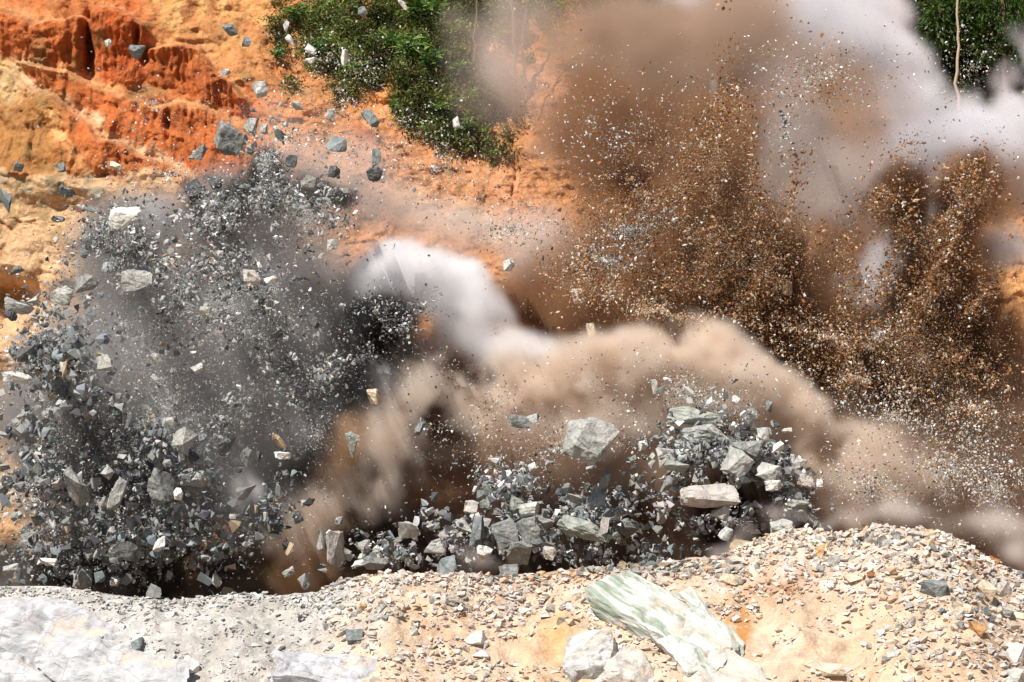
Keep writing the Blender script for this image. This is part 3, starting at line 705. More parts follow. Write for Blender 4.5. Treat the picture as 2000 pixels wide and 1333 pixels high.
spray('brown_specks', 'dark brown clods scattered before the pale smoke', 110,
      [(1620, 180, 170, 130, 0, 2), (1780, 280, 110, 80, 0, 1), (1880, 330, 90, 60, 0, 1), (1400, 200, 90, 120, 0, 1), (1000, 800, 150, 60, 20, 1), (880, 740, 60, 60, 0, .5)],
      1700, 2, 9, 2.2, (93, 101), ('brown', 'rust', 'orange', 'tan'), (5, 3, 1, 1), cell=60)
spray('grey_patch', 'patch of pale grey chips inside the brown spray', 111,
      [(1230, 450, 110, 60, -10, 3), (1180, 510, 70, 30, 0, 1), (1930, 920, 80, 70, 20, 2.5), (1720, 650, 60, 80, 25, 1), (1530, 230, 50, 110, 0, .8)],
      4200, 2.5, 12, 2.2, (95, 99), ('light', 'white', 'grey', 'dark'), (3, 3, 2, 2), cell=35)

# ------------------------------------------------------------------ stones on the ridge
def ridge_stones():
    g = np.random.default_rng(31)
    n = 95000
    px = g.uniform(-80, 2080, n); top = poly(CREST, px)
    py = top + (1420 - top) * g.uniform(0, 1, n) ** 1.35
    d = .3 + .8 * sstep(-.5, .7, fbm(px / 90, py / 40, o=4, seed=70)) + .8 * np.exp(-((py - top) / 26) ** 2) + .7 * blob(px, py, 1800, 1150, 220, 120)
    d = np.where(px < 620, d * .75, d); d -= .8 * blob(px, py, 1600, 1250, 130, 60) + .6 * blob(px, py, 1080, 1290, 110, 70) + .4 * blob(px, py, 1500, 1300, 90, 40)
    keep = g.uniform(0, 1.1, n) < d
    px, py = px[keep], py[keep]
    Q, ok = ground_hit(px, py)
    Q, px, py = Q[ok], px[ok], py[ok]; m = len(Q)
    s = 1.65 * (1 + 12 * g.uniform(0, 1, m) ** 9) * np.where(px < 620, .75, 1.0) * np.where(px > 1700, 1.15, 1)
    rad = s * .55 * Q[:, 1] / FPX
    Q[:, 2] += rad * .2
    a = colours(g, m, ('light', 'white', 'cream', 'pink', 'tan', 'orange', 'grey'), (3.6, 4.2, 3.2, 3.4, 1.4, .15, 1.3))
    b = colours(g, m, ('light', 'white', 'grey', 'pale'), (4, 2, 2, 3))
    a = np.where((px < 640 + 40 * g.standard_normal(m))[:, None], b, a)
    dk = colours(g, m, ('grey', 'blue', 'light', 'tan'), (3, 2, 2, 1))
    a = np.where(((px > 950) & (px < 1500) & (py < poly(CREST, px) + 26) & (g.uniform(0, 1, m) < .6))[:, None], dk, a)
    rs = colours(g, m, ('rust', 'orange'), (1, 2))
    a = np.where((g.uniform(0, 1, m) < blob(px, py, 1530, 1150, 90, 26) * .6 + .5 * blob(px, py, 1100, 1128, 90, 14) + .3 * blob(px, py, 1900, 1100, 50, 20))[:, None], rs, a)
    gc = np.where((px < 680)[:, None], np.array([[.43, .41, .385]]), np.array([[.56, .45, .36]]))
    a = a * .66 + gc * .34
    mass('ridge_gravel', 'pale gravel and small stones covering the ridge', 'gravel', Q, rad, np.clip(a, 0, .8), g, True)
ridge_stones()

def on_ridge(px, py):
    q, ok = ground_hit(px, py); return q[0]
G_RIDGE = 'larger stones lying on the ridge'
RS = [
 (1608, 1306, 76, 38, -5, 'cream', 'wide cream boulder at the bottom of the bare sandy patch'),
 (1823, 1148, 54, 32, 2, 'blue', 'blue grey four sided block beside the rounded orange stone'),
 (1921, 1153, 42, 44, 20, 'cream', 'rounded orange cream stone beside the blue grey block'),
 (1958, 1150, 32, 32, 0, 'pink', 'pinkish stone beyond the rounded orange cream one'),
 (1904, 1226, 36, 32, 30, 'orange', 'wedge shaped orange stone on the gravel'),
 (1672, 1130, 50, 16, -12, 'cream', 'flat cream slab with rusty end near the crest'),
 (1702, 1122, 22, 12, 0, 'rust', 'small rusty stone at the end of the flat cream slab'),
 (1843, 1125, 40, 18, 5, 'pink', 'flat pinkish slab above the blue grey block'),
 (1736, 1085, 28, 20, -10, 'pink', 'pinkish block near the crest on the rise'),
 (1603, 1076, 30, 26, -30, 'orange', 'rusty orange stone near the crest'),
 (1628, 1096, 26, 24, 0, 'light', 'pale grey stone under the rusty orange one'),
 (1985, 1275, 46, 50, 0, 'pale', 'large white boulder at the outer edge of the gravel'),
 (1975, 1320, 60, 40, 0, 'light', 'pale grey boulder under the large white one'),
 (1812, 1042, 32, 16, -5, 'tan', 'brown slab lying on the very top of the rise'),
 (1831, 1029, 14, 14, 0, 'white', 'small white cube on the very top of the rise'),
 (1785, 1047, 34, 18, 0, 'light', 'white stone on the rise beside the brown slab'),
 (1755, 1048, 26, 20, 0, 'blue', 'dark stone half under the white one on the rise'),
 (1940, 1095, 26, 20, 20, 'rust', 'rusty stone on the shoulder of the rise'),
 (1425, 1130, 44, 20, 10, 'cream', 'pinkish cream slab above the green streaked outcrop'),
 (1483, 1205, 18, 14, 0, 'cream', 'small cream pebble beside the green streaked outcrop'),
 (930, 1245, 52, 32, 2, 'pale', 'flat white slab sunk in the sand'),
 (940, 1280, 34, 18, -5, 'white', 'white stone below the flat white slab'),
 (694, 1241, 36, 28, -5, 'blue', 'blue grey block where gravel meets tan sand'),
 (733, 1208, 28, 18, -10, 'light', 'pale blue stone above the blue grey block'),
 (745, 1190, 26, 16, -25, 'light', 'pale grey block nearest the crest on the tan shoulder'),
 (783, 1186, 18, 20, 0, 'cream', 'pointed cream stone on the tan shoulder'),
 (733, 1133, 36, 20, 0, 'cream', 'cream stone on the crest at the edge of the black gap'),
 (708, 1188, 16, 20, 0, 'orange', 'orange stone on the tan shoulder'),
 (807, 1235, 20, 18, 10, 'light', 'small blue white stone on the sand'),
 (904, 1203, 16, 12, 0, 'brown', 'small dark brown stone on the sand'),
 (665, 1239, 22, 16, 0, 'cream', 'cream stone on grey gravel'),
 (548, 1268, 20, 14, 0, 'white', 'small white stone on smooth grey gravel'),
 (590, 1208, 18, 14, 10, 'dark', 'small dark stone with shadow on grey gravel'),
 (20, 1207, 30, 26, 10, 'pink', 'rounded pinkish stone resting on the white outcrop'),
 (272, 1262, 28, 34, -20, 'blue', 'blue grey stone at the edge of the white outcrop'),
 (372, 1296, 40, 34, 20, 'pale', 'white angular stone with dark crack'),
 (310, 1290, 26, 20, 0, 'white', 'white stone beside the cracked angular one'),
 (1180, 1150, 26, 16, -12, 'white', 'white block beside the green streaked outcrop'),
 (1070, 1200, 34, 14, -5, 'pink', 'pinkish flat stone in the stony belt'),
 (1030, 1190, 40, 14, -8, 'white', 'long white stone in the stony belt'),
 (1105, 1180, 24, 16, 0, 'pink', 'small pinkish stone in the stony belt'),
 (1165, 1225, 24, 12, 15, 'tan', 'tan stone on the smooth sand'),
 (1730, 1290, 24, 14, 0, 'grey', 'small dark grey stone on low gravel'),
 (1745, 1275, 26, 18, 0, 'light', 'pale stone above the small dark grey one'),
 (1780, 1213, 22, 18, -30, 'pink', 'slanting pinkish stone in the middle of the gravel'),
 (1880, 1185, 40, 26, 10, 'cream', 'cream rock under the rounded orange stone'),
 (1960, 1195, 36, 24, 0, 'light', 'pale block with dark side above the large white boulder'),
]
for px, py, wp, hp, rot, c, lab in RS:
    q = on_ridge(px, py + hp * .25)
    o = hero('ridge_stone', px, py, wp, hp, q[1], rot, c, lab, 'stone', G_RIDGE, level=4, planes=12, rough=.05, loc=(q[0], q[1], q[2] + hp * .12 * q[1] / FPX))
# more countable stones of the ridge
gi = np.random.default_rng(88); items = []
for areas, n, s0, s1, cols, lab in (
    ([(1700, 1060, 170, 22, 0, 1), (1850, 1090, 120, 50, 20, 1)], 60, 13, 26, ('white', 'light', 'pink', 'cream', 'grey'), 'pale stone on the highest part of the rise'),
    ([(1880, 1200, 120, 90, 0, 1)], 50, 12, 26, ('white', 'light', 'pink', 'cream', 'blue'), 'pale stone in the coarse gravel below the rise'),
    ([(1250, 1110, 220, 14, 0, 1)], 40, 13, 26, ('grey', 'blue', 'light', 'tan'), 'grey stone in the dark rubble along the crest'),
    ([(770, 1200, 110, 60, 0, 1), (1080, 1190, 130, 26, 0, 1)], 50, 10, 20, ('white', 'cream', 'light', 'pink'), 'pale stone scattered on the tan shoulder'),
    ([(1450, 1120, 80, 30, 0, 1)], 18, 12, 22, ('pink', 'cream', 'light', 'rust'), 'stone by the rusty patch near the crest'),
    ([(300, 1190, 250, 26, 10, 1), (620, 1190, 50, 30, 0, .5)], 26, 8, 15, ('light', 'white', 'grey'), 'small pale stone on the grey gravel bank')):
    X, Yp = scatter2d(gi, n, areas)
    Yp = np.maximum(Yp, poly(CREST, X) + 3)
    Q, ok = ground_hit(X, Yp)
    for i in range(n):
        if not ok[i]: continue
        r = (s0 + (s1 - s0) * gi.uniform() ** 2) * .6 * Q[i, 1] / FPX
        items.append(((Q[i, 0], Q[i, 1], Q[i, 2] + r * .15), r, gi.uniform(0, 6.28, 3), pick(gi, cols), lab, 'stone', G_RIDGE))
copy_rocks('ridge_stone', base, items[:280])

# rock outcrops growing out of the ridge
def outcrop(px, py, wp, hp, rot, tilt, cola, colb, label, thick=.9, seed=1, grain=(.35, 1.2, 2.6), sink=.44):
    m, nt, b = new_mat('outcrop_stone')
    vec = nd(nt, 'ShaderNodeTexCoord').outputs['Object']
    mp = nd(nt, 'ShaderNodeMapping'); mp.inputs['Scale'].default_value = grain
    nt.links.new(vec, mp.inputs[0])
    f1 = noise_ramp(nt, mp.outputs[0], 1.5, .45, .55, 8, .65)
    c = mixrgb(nt, 'MIX', f1, cola, colb)
    f2 = noise_ramp(nt, mp.outputs[0], 4, .58, .68, 6, .7)
    c = mixrgb(nt, 'MIX', f2, c, tuple(v * .72 for v in colb))
    f3 = noise_ramp(nt, vec, 1.1, .55, .66, 5, .6)
    c = mixrgb(nt, 'MIX', f3, c, (.56, .46, .38))
    c = cracks(nt, mp.outputs[0], c, 1.3, .7)
    nt.links.new(c, b.inputs['Base Color']); bump(nt, b, mp.outputs[0], 3, .06)
    q = on_ridge(px, py)
    gg = np.random.default_rng(seed)
    V, F = rock_verts(6, gg, 22, .045, strata=.03)
    s = q[1] / FPX / 2
    V = V / (V.max(0) - V.min(0)) * 2
    V = V * np.array([wp * s, thick, hp * s])
    V[:, 1] += .06 * ridged(V[:, 0] * 1.1 + seed, V[:, 2] * 1.6, o=4, seed=seed)
    o = link('rock_outcrop', raw_mesh('rock_outcrop', V, F, m))
    o.location = (q[0], q[1] + thick * sink, q[2] - .02); o.rotation_mode = 'YXZ'; o.rotation_euler = (R(tilt - 18), R(rot), 0)
    tag(o, label, 'outcrop')
GW = ((.53, .535, .50), (.28, .33, .265))
outcrop(1272, 1205, 290, 130, 42, -34, *GW, 'long green and white streaked outcrop slanting down the ridge', .5, 2, sink=.58)
outcrop(1355, 1250, 250, 150, 58, -34, (.56, .565, .53), (.38, .41, .35), 'broad pale green rock face beside the long streaked outcrop', .5, 13)
outcrop(1395, 1325, 260, 150, 44, -34, (.52, .48, .43), (.40, .38, .34), 'pinkish white foot of the streaked rock at the bottom of the ridge', .5, 14)
outcrop(1150, 1300, 120, 150, -10, -24, (.49, .475, .46), (.34, .33, .31), 'white craggy outcrop alone in the bare sand', .8, 4, (1, 1, 1.4))
outcrop(1250, 1335, 180, 130, 20, -30, (.50, .465, .42), (.38, .35, .32), 'low pinkish outcrop joining the white craggy one', .6, 5, (.8, 1, 1.4))
PW = ((.46, .455, .46), (.38, .38, .39))
outcrop(95, 1262, 330, 190, 16, -34, *PW, 'broad smooth white outcrop at the corner of the ridge', .8, 6, (1, 1, 1))
outcrop(225, 1325, 350, 170, 20, -34, *PW, 'low white outcrop lying along the broad corner one', .75, 7, (1, 1, 1))
outcrop(20, 1345, 280, 150, 6, -34, *PW, 'white rock face at the very bottom corner', .8, 17, (1, 1, 1))
outcrop(665, 1330, 280, 110, 12, -34, (.47, .47, .48), (.37, .37, .39), 'flat bluish white outcrop between gravel and sand', .6, 8, (1, 1, 1))

# ------------------------------------------------------------------ vegetation
def leaf_material(name, dark, lit):
    m, nt, b = new_mat(name)
    src = nd(nt, 'ShaderNodeAttribute', attribute_name='col').outputs['Color']
    nt.links.new(src, b.inputs['Base Color']); b.inputs['Roughness'].default_value = .5
    tr = nd(nt, 'ShaderNodeBsdfTranslucent'); nt.links.new(src, tr.inputs['Color'])
    mx = nd(nt, 'ShaderNodeMixShader', Fac=.3)
    nt.links.new(b.outputs[0], mx.inputs[1]); nt.links.new(tr.outputs[0], mx.inputs[2])
    nt.links.new(mx.outputs[0], nt.nodes['Material Output'].inputs['Surface'])
    return m
M_LEAF = leaf_material('leaf', None, None)
M_BARK, _nt, _b = new_mat('bark'); _b.inputs['Base Color'].default_value = (.17, .125, .085, 1); bump(_nt, _b, nd(_nt, 'ShaderNodeTexCoord').outputs['Object'], 12, .03)
M_BARK2, _nt, _b = new_mat('pale_bark'); _b.inputs['Base Color'].default_value = (.50, .38, .28, 1); bump(_nt, _b, nd(_nt, 'ShaderNodeTexCoord').outputs['Object'], 14, .02)
def leaves(C, dirs, L, W, col, g):
    """bent two-quad leaves starting at C, pointing along dirs"""
    n = len(C)
    dirs = dirs / np.linalg.norm(dirs, axis=1)[:, None]
    side = np.cross(dirs, g.standard_normal((n, 3))); side /= np.linalg.norm(side, axis=1)[:, None] + 1e-9
    L = L[:, None]; W = W[:, None]
    droop = np.zeros((n, 3)); droop[:, 2] = -L[:, 0] * .25
    a = C; m1 = C + dirs * L * .5; t = C + dirs * L + droop
    V = np.stack([a, m1 - side * W, m1 + side * W, t], 1).reshape(-1, 3)
    F = (np.array([[0, 1, 2], [1, 3, 2]])[None] + (np.arange(n) * 4)[:, None, None]).reshape(-1, 3)
    return V, F, np.repeat(col, 4, 0)
def green(g, n, base=(.045, .085, .018), var=.45):
    c = np.array(base) * g.uniform(1 - var, 1 + var, (n, 1)) * np.stack([g.uniform(.7, 1.5, n), np.ones(n), g.uniform(.7, 1.3, n)], -1)
    return c
def tube(pts, r0, r1, k=7):
    pts = np.array(pts); n = len(pts); V, F = [], []
    for i, p in enumerate(pts):
        t = pts[min(i + 1, n - 1)] - pts[max(i - 1, 0)]; t /= np.linalg.norm(t)
        u = np.cross(t, (0, 1, .1)); u /= np.linalg.norm(u); v = np.cross(t, u)
        r = r0 + (r1 - r0) * i / (n - 1)
        a = np.linspace(0, 2 * np.pi, k, endpoint=False)
        V.append(p + r * (np.cos(a)[:, None] * u + np.sin(a)[:, None] * v))
    i = np.arange(n - 1)[:, None] * k + np.arange(k)[None]; j = np.arange(n - 1)[:, None] * k + (np.arange(k)[None] + 1) % k
    F = np.stack([i, j, j + k, i + k], -1).reshape(-1, 4)
    return np.concatenate(V), F
def undergrowth():
    g = np.random.default_rng(41)
    n = 6000
    k = g.choice(len(VEG), n, p=np.array([a[2] * a[3] for a in VEG], float) / sum(a[2] * a[3] for a in VEG))
    A = np.array(VEG, float)[k]
    px = A[:, 0] + g.uniform(-1.2, 1.2, n) * A[:, 2]; py = A[:, 1] + g.uniform(-1.2, 1.2, n) * A[:, 3]
    keep = g.uniform(0, 1, n) < veg_mask(px, py) * (.2 + .7 * sstep(-.3, .5, fbm(px / 14, py / 12, o=3, seed=44))); px, py = px[keep], py[keep]
    base_ = hill_point(px, py)
    m = len(base_); per = 34
    tone = np.clip(.7 + .7 * fbm(px / 26, py / 22, o=3, seed=43), .25, 1.7)
    C = np.repeat(base_, per, 0) + g.standard_normal((m * per, 3)) * np.array([.20, .20, .16]) + np.array([0, -.2, .18])
    d = g.standard_normal((m * per, 3)) + np.array([0, -.5, .9])
    col = green(g, m * per, (.15, .20, .055)) * np.repeat(tone, per)[:, None]
    dry = g.uniform(0, 1, m * per) < .07; col[dry] = np.array((.20, .13, .05)) * g.uniform(.6, 1.2, (dry.sum(), 1))
    V, F, Cc = leaves(C, d, g.uniform(.10, .42, m * per), g.uniform(.014, .055, m * per), col, g)
    o = link('undergrowth', raw_mesh('undergrowth', V, F, M_LEAF, Cc)); tag(o, 'low green scrub and grass covering the slope', 'undergrowth', None, 'stuff')
    n = 5000
    px = g.uniform(1760, 2400, n); py = g.uniform(-300, 330, n)
    b = hill_point(px, py); per = 22; m = n
    tone = np.clip(.6 + .6 * fbm(px / 26, py / 22, o=3, seed=45), .15, 1.5)
    C = np.repeat(b, per, 0) + g.standard_normal((m * per, 3)) * np.array([.3, .3, .3]) + np.array([0, -.4, .3])
    col = green(g, m * per, (.075, .115, .03)) * np.repeat(tone, per)[:, None]
    V, F, Cc = leaves(C, g.standard_normal((m * per, 3)) + np.array([0, -.4, .6]), g.uniform(.15, .4, m * per), g.uniform(.03, .07, m * per), col, g)
    o = link('undergrowth', raw_mesh('undergrowth', V, F, M_LEAF, Cc)); tag(o, 'dark green wood edge behind the white smoke', 'undergrowth', None, 'stuff')
undergrowth()
def shrub(px, py, size, nl, seed, label, tone=1.0):
    g = np.random.default_rng(seed)
    p = hill_point(px, py) + np.array([0, -.15, 0])
    root = empty('leafy_shrub', p); tag(root, label, 'shrub', 'bright shrubs on the slope')
    Vs, Fs, Cs, off = [], [], [], 0
    for i in range(5):
        d = np.array([g.uniform(-.5, .5), g.uniform(-.5, .2), 1.0]); h = size * g.uniform(.5, .9)
        pts = [d * h * t + np.array([0, 0, -.1 * h * t * t]) for t in np.linspace(0, 1, 5)]
        V, F = tube(pts, .022, .008, 5); Vs.append(V); Fs.append(F + off); off += len(V)
        n = nl // 5
        tt = g.uniform(.35, 1, n); C = np.array([np.array(d) * h * t for t in tt])
        a = g.uniform(0, 2 * np.pi, n)
        dd = np.stack([np.cos(a), np.sin(a), g.uniform(.1, 1.0, n)], -1)
        Cs.append((C, dd))
    link('stem', raw_mesh('stem', np.concatenate(Vs), np.concatenate(Fs), M_BARK), root)
    C = np.concatenate([c for c, _ in Cs]); dd = np.concatenate([d for _, d in Cs]); n = len(C)
    V, F, Cc = leaves(C, dd, g.uniform(.3, .6, n) * size, g.uniform(.035, .06, n) * size, green(g, n, (.13, .24, .06)) * tone, g)
    link('foliage', raw_mesh('foliage', V, F, M_LEAF, Cc), root)
for i, (px, py, s_, lab) in enumerate([
    (832, 62, 1.5, 'tallest bright green plant with long upright leaves at the top of the slope'),
    (800, 130, 1.0, 'bright green broad leaved plant on the slope under the tallest one'),
    (835, 150, .9, 'light green plant beside the broad leaved one on the slope'),
    (575, 55, .8, 'star shaped bright plant at the upper edge of the orange slope'),
    (622, 118, .8, 'bright plant with spreading leaves beside the orange slope'),
    (540, 125, .6, 'small green tuft at the lower corner of the bushes over the orange slope'),
    (900, 160, .8, 'yellow green plant half veiled by pale dust'),
    (858, 240, .7, 'green plant in the lower part of the scrub'),
    (905, 275, .7, 'lowest green plant at the tip of the scrub'),
    (765, 110, .8, 'green plant in the middle of the scrub'),
    (700, 160, .7, 'green plant over the bare orange gully'),
    (955, 315, .45, 'small lone tuft on the orange soil below the scrub'),
    (770, 225, .5, 'small dark bush in the bare orange patch')]):
    shrub(px, py, s_ * 1.35, 130, 500 + i, lab)
def slim_tree(pts_px, dY, r0, r1, label, crown=None, seed=1, name='slim_tree', mat=None, cat='tree', grp=None):
    g = np.random.default_rng(seed)
    b = hill_point(*pts_px[0]); Y = b[1] - dY
    W = [P(px, py, Y) for px, py in pts_px]
    W[0][2] = min(W[0][2], b[2])
    root = empty(name, W[0]); tag(root, label, cat, grp)
    t = np.linspace(0, 1, 14); src = np.linspace(0, 1, len(W)); W = np.array(W)
    pts = np.stack([np.interp(t, src, W[:, k]) for k in range(3)], -1) - W[0]
    pts[1:, 0] += .03 * g.standard_normal(13)
    link('trunk', raw_mesh('trunk', *tube(pts, r0, r1, 8), mat or M_BARK2), root)
    if crown:
        Cs, Ds = [], []
        Vt, Ft, off = [], [], 0
        for cx, cy, cr in crown:
            c = P(cx, cy, Y) - W[0]
            st = pts[min(13, int(len(pts) * .75))]
            V, F = tube([st, (st + c) / 2 + np.array([0, 0, .2]), c], r0 * .4, r0 * .12, 5); Vt.append(V); Ft.append(F + off); off += len(V)
            n = int(900 * cr)
            u = g.standard_normal((n, 3)); u /= np.linalg.norm(u, axis=1)[:, None]
            u *= (g.uniform(.35, 1.1, n)[:, None]) * cr; 
            k = vnoise(u[:, 0] * 2.5 + seed, u[:, 1] * 2.5, u[:, 2] * 2.5, seed=seed) > -.25
            Cs.append(c + u[k]); Ds.append(u[k])
        link('branches', raw_mesh('branches', np.concatenate(Vt), np.concatenate(Ft), M_BARK), root)
        C = np.concatenate(Cs); D_ = np.concatenate(Ds) / 1.0 + g.standard_normal((len(C), 3)) * .6; n = len(C)
        V, F, Cc = leaves(C, D_, g.uniform(.18, .4, n), g.uniform(.03, .07, n), green(g, n, (.05, .095, .02)), g)
        link('crown', raw_mesh('crown', V, F, M_LEAF, Cc), root)
slim_tree([(1872, 215), (1868, 160), (1871, 110), (1874, 85), (1871, 45), (1864, -60), (1858, -150)], 6.0, .075, .035, 'tall thin bare pole like trunk before the dark green wood', seed=3)
slim_tree([(1006, 150), (1004, 60), (998, -80)], 1.5, .09, .06, 'pale thin trunk rising out of the scrub into brown dust', seed=4, mat=M_BARK)
slim_tree([(1034, 190), (1018, 110), (1034, -60)], 1.5, .05, .03, 'leaning grey stem beside the pale thin trunk', seed=5, mat=M_BARK)
slim_tree([(925, 120), (930, 20), (930, -80)], 1.5, .05, .04, 'brown stem in the dusty scrub', seed=6, mat=M_BARK)
slim_tree([(1965, 220), (1960, 60), (1950, -150)], 1.0, .14, .06, 'leafy tree at the dark wood edge with crown over the white smoke',
          [(1950, 30, 1.3), (1985, 80, 1.2), (1925, 85, 1.0), (1990, -10, 1.4), (1900, 20, 1.1)], seed=7, name='leafy_tree', mat=M_BARK)
slim_tree([(1835, 160), (1835, 40), (1845, -120)], 1.0, .12, .05, 'leafy tree behind the thin pole like trunk',
          [(1840, 20, 1.2), (1875, 0, 1.1), (1830, 70, .9), (1880, 60, .9)], seed=8, name='leafy_tree', mat=M_BARK)

# ------------------------------------------------------------------ dust and smoke (density fields evaluated on a grid)
def spline_basis(n, k):
    t = np.linspace(0, k - 3.001, n); i = t.astype(int); f = (t - i).astype(np.float32)
    M = np.zeros((n, k + 1), np.float32); r = np.arange(n)
    M[r, i] = (1 - f) ** 3 / 6; M[r, i + 1] = (3 * f ** 3 - 6 * f ** 2 + 4) / 6; M[r, i + 2] = (-3 * f ** 3 + 3 * f ** 2 + 3 * f + 1) / 6; M[r, i + 3] = f ** 3 / 6
    return M
def grid_noise(n, L, cell, g):
    k = [max(4, int(l / cell) + 4) for l in L]
    Rr = g.standard_normal([a + 1 for a in k]).astype(np.float32)
    Rr = np.tensordot(spline_basis(n[0], k[0]), Rr, (1, 0))
    Rr = np.tensordot(spline_basis(n[1], k[1]), Rr, (1, 1)).transpose(1, 0, 2)
    return (Rr @ spline_basis(n[2], k[2]).T) * 2
def dust_material(name, colour, density, aniso):
    m = bpy.data.materials.new(name); m.use_nodes = True; nt = m.node_tree; nt.nodes.clear()
    pv = nt.nodes.new('ShaderNodeVolumePrincipled'); ou = nt.nodes.new('ShaderNodeOutputMaterial'); nt.links.new(pv.outputs[0], ou.inputs['Volume'])
    pv.inputs['Color'].default_value = (*colour, 1); pv.inputs['Density'].default_value = density; pv.inputs['Anisotropy'].default_value = aniso
    return m
def grid_nodes(name, lo, hi, n, vx, mat):
    ng = bpy.data.node_groups.new(name, 'GeometryNodeTree')
    ng.interface.new_socket('Geometry', in_out='INPUT', socket_type='NodeSocketGeometry'); ng.interface.new_socket('Geometry', in_out='OUTPUT', socket_type='NodeSocketGeometry')
    N, K = ng.nodes.new, ng.links.new
    gi_, go = N('NodeGroupInput'), N('NodeGroupOutput')
    vc = N('GeometryNodeVolumeCube'); na = N('GeometryNodeInputNamedAttribute'); na.data_type = 'FLOAT'; na.inputs[0].default_value = 'dens'
    si = N('GeometryNodeSampleIndex'); si.data_type = 'FLOAT'; si.clamp = True
    pos = N('GeometryNodeInputPosition')
    def vm(op, a, b=None, s=None):
        x = N('ShaderNodeVectorMath'); x.operation = op; K(a, x.inputs[0])
        if b is not None: x.inputs[1].default_value = b
        if s is not None: x.inputs['Scale'].default_value = s
        return x.outputs['Value' if op == 'DOT_PRODUCT' else 'Vector']
    q = vm('FLOOR', vm('ADD', vm('SCALE', vm('SUBTRACT', pos.outputs[0], tuple(lo)), s=1 / vx), (.5, .5, .5)))
    q = vm('DOT_PRODUCT', q, (float(n[1] * n[2]), float(n[2]), 1.0))
    K(gi_.outputs[0], si.inputs['Geometry']); K(na.outputs[0], si.inputs['Value']); K(q, si.inputs['Index'])
    K(si.outputs[0], vc.inputs['Density']); vc.inputs['Min'].default_value = tuple(lo); vc.inputs['Max'].default_value = tuple(hi)
    for a, k in zip(n, 'XYZ'): vc.inputs['Resolution ' + k].default_value = int(a)
    sm = N('GeometryNodeSetMaterial'); sm.inputs['Material'].default_value = mat
    K(vc.outputs[0], sm.inputs[0]); K(sm.outputs[0], go.inputs[0])
    return ng
def dust(name, label, cat, puffs, colour, density, vx=.2, noise=.8, cell=2.6, thr=.12, seed=1, aniso=-.1, octaves=5, gain=.52, streak=None, hard=1.6):
    """puffs: (px, py, rx, ry, angle, Y, half depth m, strength)"""
    g = np.random.default_rng(seed)
    C, Rd, An, S = [], [], [], []
    for px, py, rx, ry, an, Y, dy, s in puffs:
        C.append(P(px, py, Y)); Rd.append((rx * Y / FPX, dy, ry * Y / FPX)); An.append(R(an)); S.append(s)
    C, Rd = np.array(C), np.array(Rd)
    ext = np.array([[max(r[0], r[2]), r[1], max(r[0], r[2])] for r in Rd]) * 1.75
    lo = (C - ext).min(0); hi = (C + ext).max(0)
    lo[2] = max(lo[2], -6.2)
    n = ((hi - lo) / vx).astype(int) + 1; hi = lo + (n - 1) * vx
    ax = [np.linspace(lo[i], hi[i], n[i], dtype=np.float32) for i in range(3)]
    X, Y, Z = np.meshgrid(*ax, indexing='ij', sparse=True)
    L = hi - lo
    nz = 0; amp = 1.0; c = cell
    # swirl: displace the sampling of the puffs
    wx, wz = grid_noise(n, L, cell * 1.4, g) * .22 * cell, grid_noise(n, L, cell * 1.4, g) * .22 * cell
    wx = wx + grid_noise(n, L, cell * .45, g) * .12 * cell; wz = wz + grid_noise(n, L, cell * .45, g) * .12 * cell
    for o in range(octaves):
        if c < vx * 1.5: break
        nz = nz + amp * grid_noise(n, L, c, g); c /= 2; amp *= gain
    if streak is not None:
        ang, sc_, am = streak
        cs, sn = math.cos(R(ang)), math.sin(R(ang))
        Xf, Yf, Zf = np.broadcast_arrays(X, Y, Z)
        u = (Xf * cs + Zf * sn) / (sc_ * 6); v = (-Xf * sn + Zf * cs) / sc_
        nz = nz + am * fbm(u, v, Yf / sc_, o=3, seed=seed)
    F = np.zeros(tuple(n), np.float32)
    for c0, r0, a, s in zip(C, Rd, An, S):
        dx, dz = X + wx - c0[0], Z + wz - c0[2]
        u = (dx * math.cos(a) - dz * math.sin(a)) / r0[0]; v = (dx * math.sin(a) + dz * math.cos(a)) / r0[2]
        F += s * np.exp(-1.1 * (u * u + v * v + ((Y - c0[1]) / r0[1]) ** 2))
    d = np.clip(F * (1 + .8 * noise * nz) + .2 * noise * nz * np.minimum(F * 4, 1) - thr, 0, None) ** hard
    # nothing outside the grid's own faces
    for a in range(3):
        e = np.clip(np.minimum(np.arange(n[a]), n[a] - 1 - np.arange(n[a])) / 4, 0, 1); sh = [1, 1, 1]; sh[a] = -1
        if a == 2: e = np.clip((n[a] - 1 - np.arange(n[a])) / 4, 0, 1)
        d = d * e.reshape(sh)
    d = np.minimum(d, 2.5).astype(np.float32)
    me = bpy.data.meshes.new(name); me.vertices.add(d.size)
    Xf, Yf, Zf = np.broadcast_arrays(X, Y, Z)
    me.vertices.foreach_set('co', np.stack([Xf, Yf, Zf], -1).astype(np.float32).ravel())
    at = me.attributes.new('dens', 'FLOAT', 'POINT'); at.data.foreach_set('value', d.ravel())
    mat = dust_material(name, colour, density, aniso); me.materials.append(mat)
    o = link(name, me)
    md = o.modifiers.new('density', 'NODES'); md.node_group = grid_nodes(name, lo, hi, n, vx, mat)
    tag(o, label, cat, None, 'stuff')
    print(name, n, d.max())
    return o
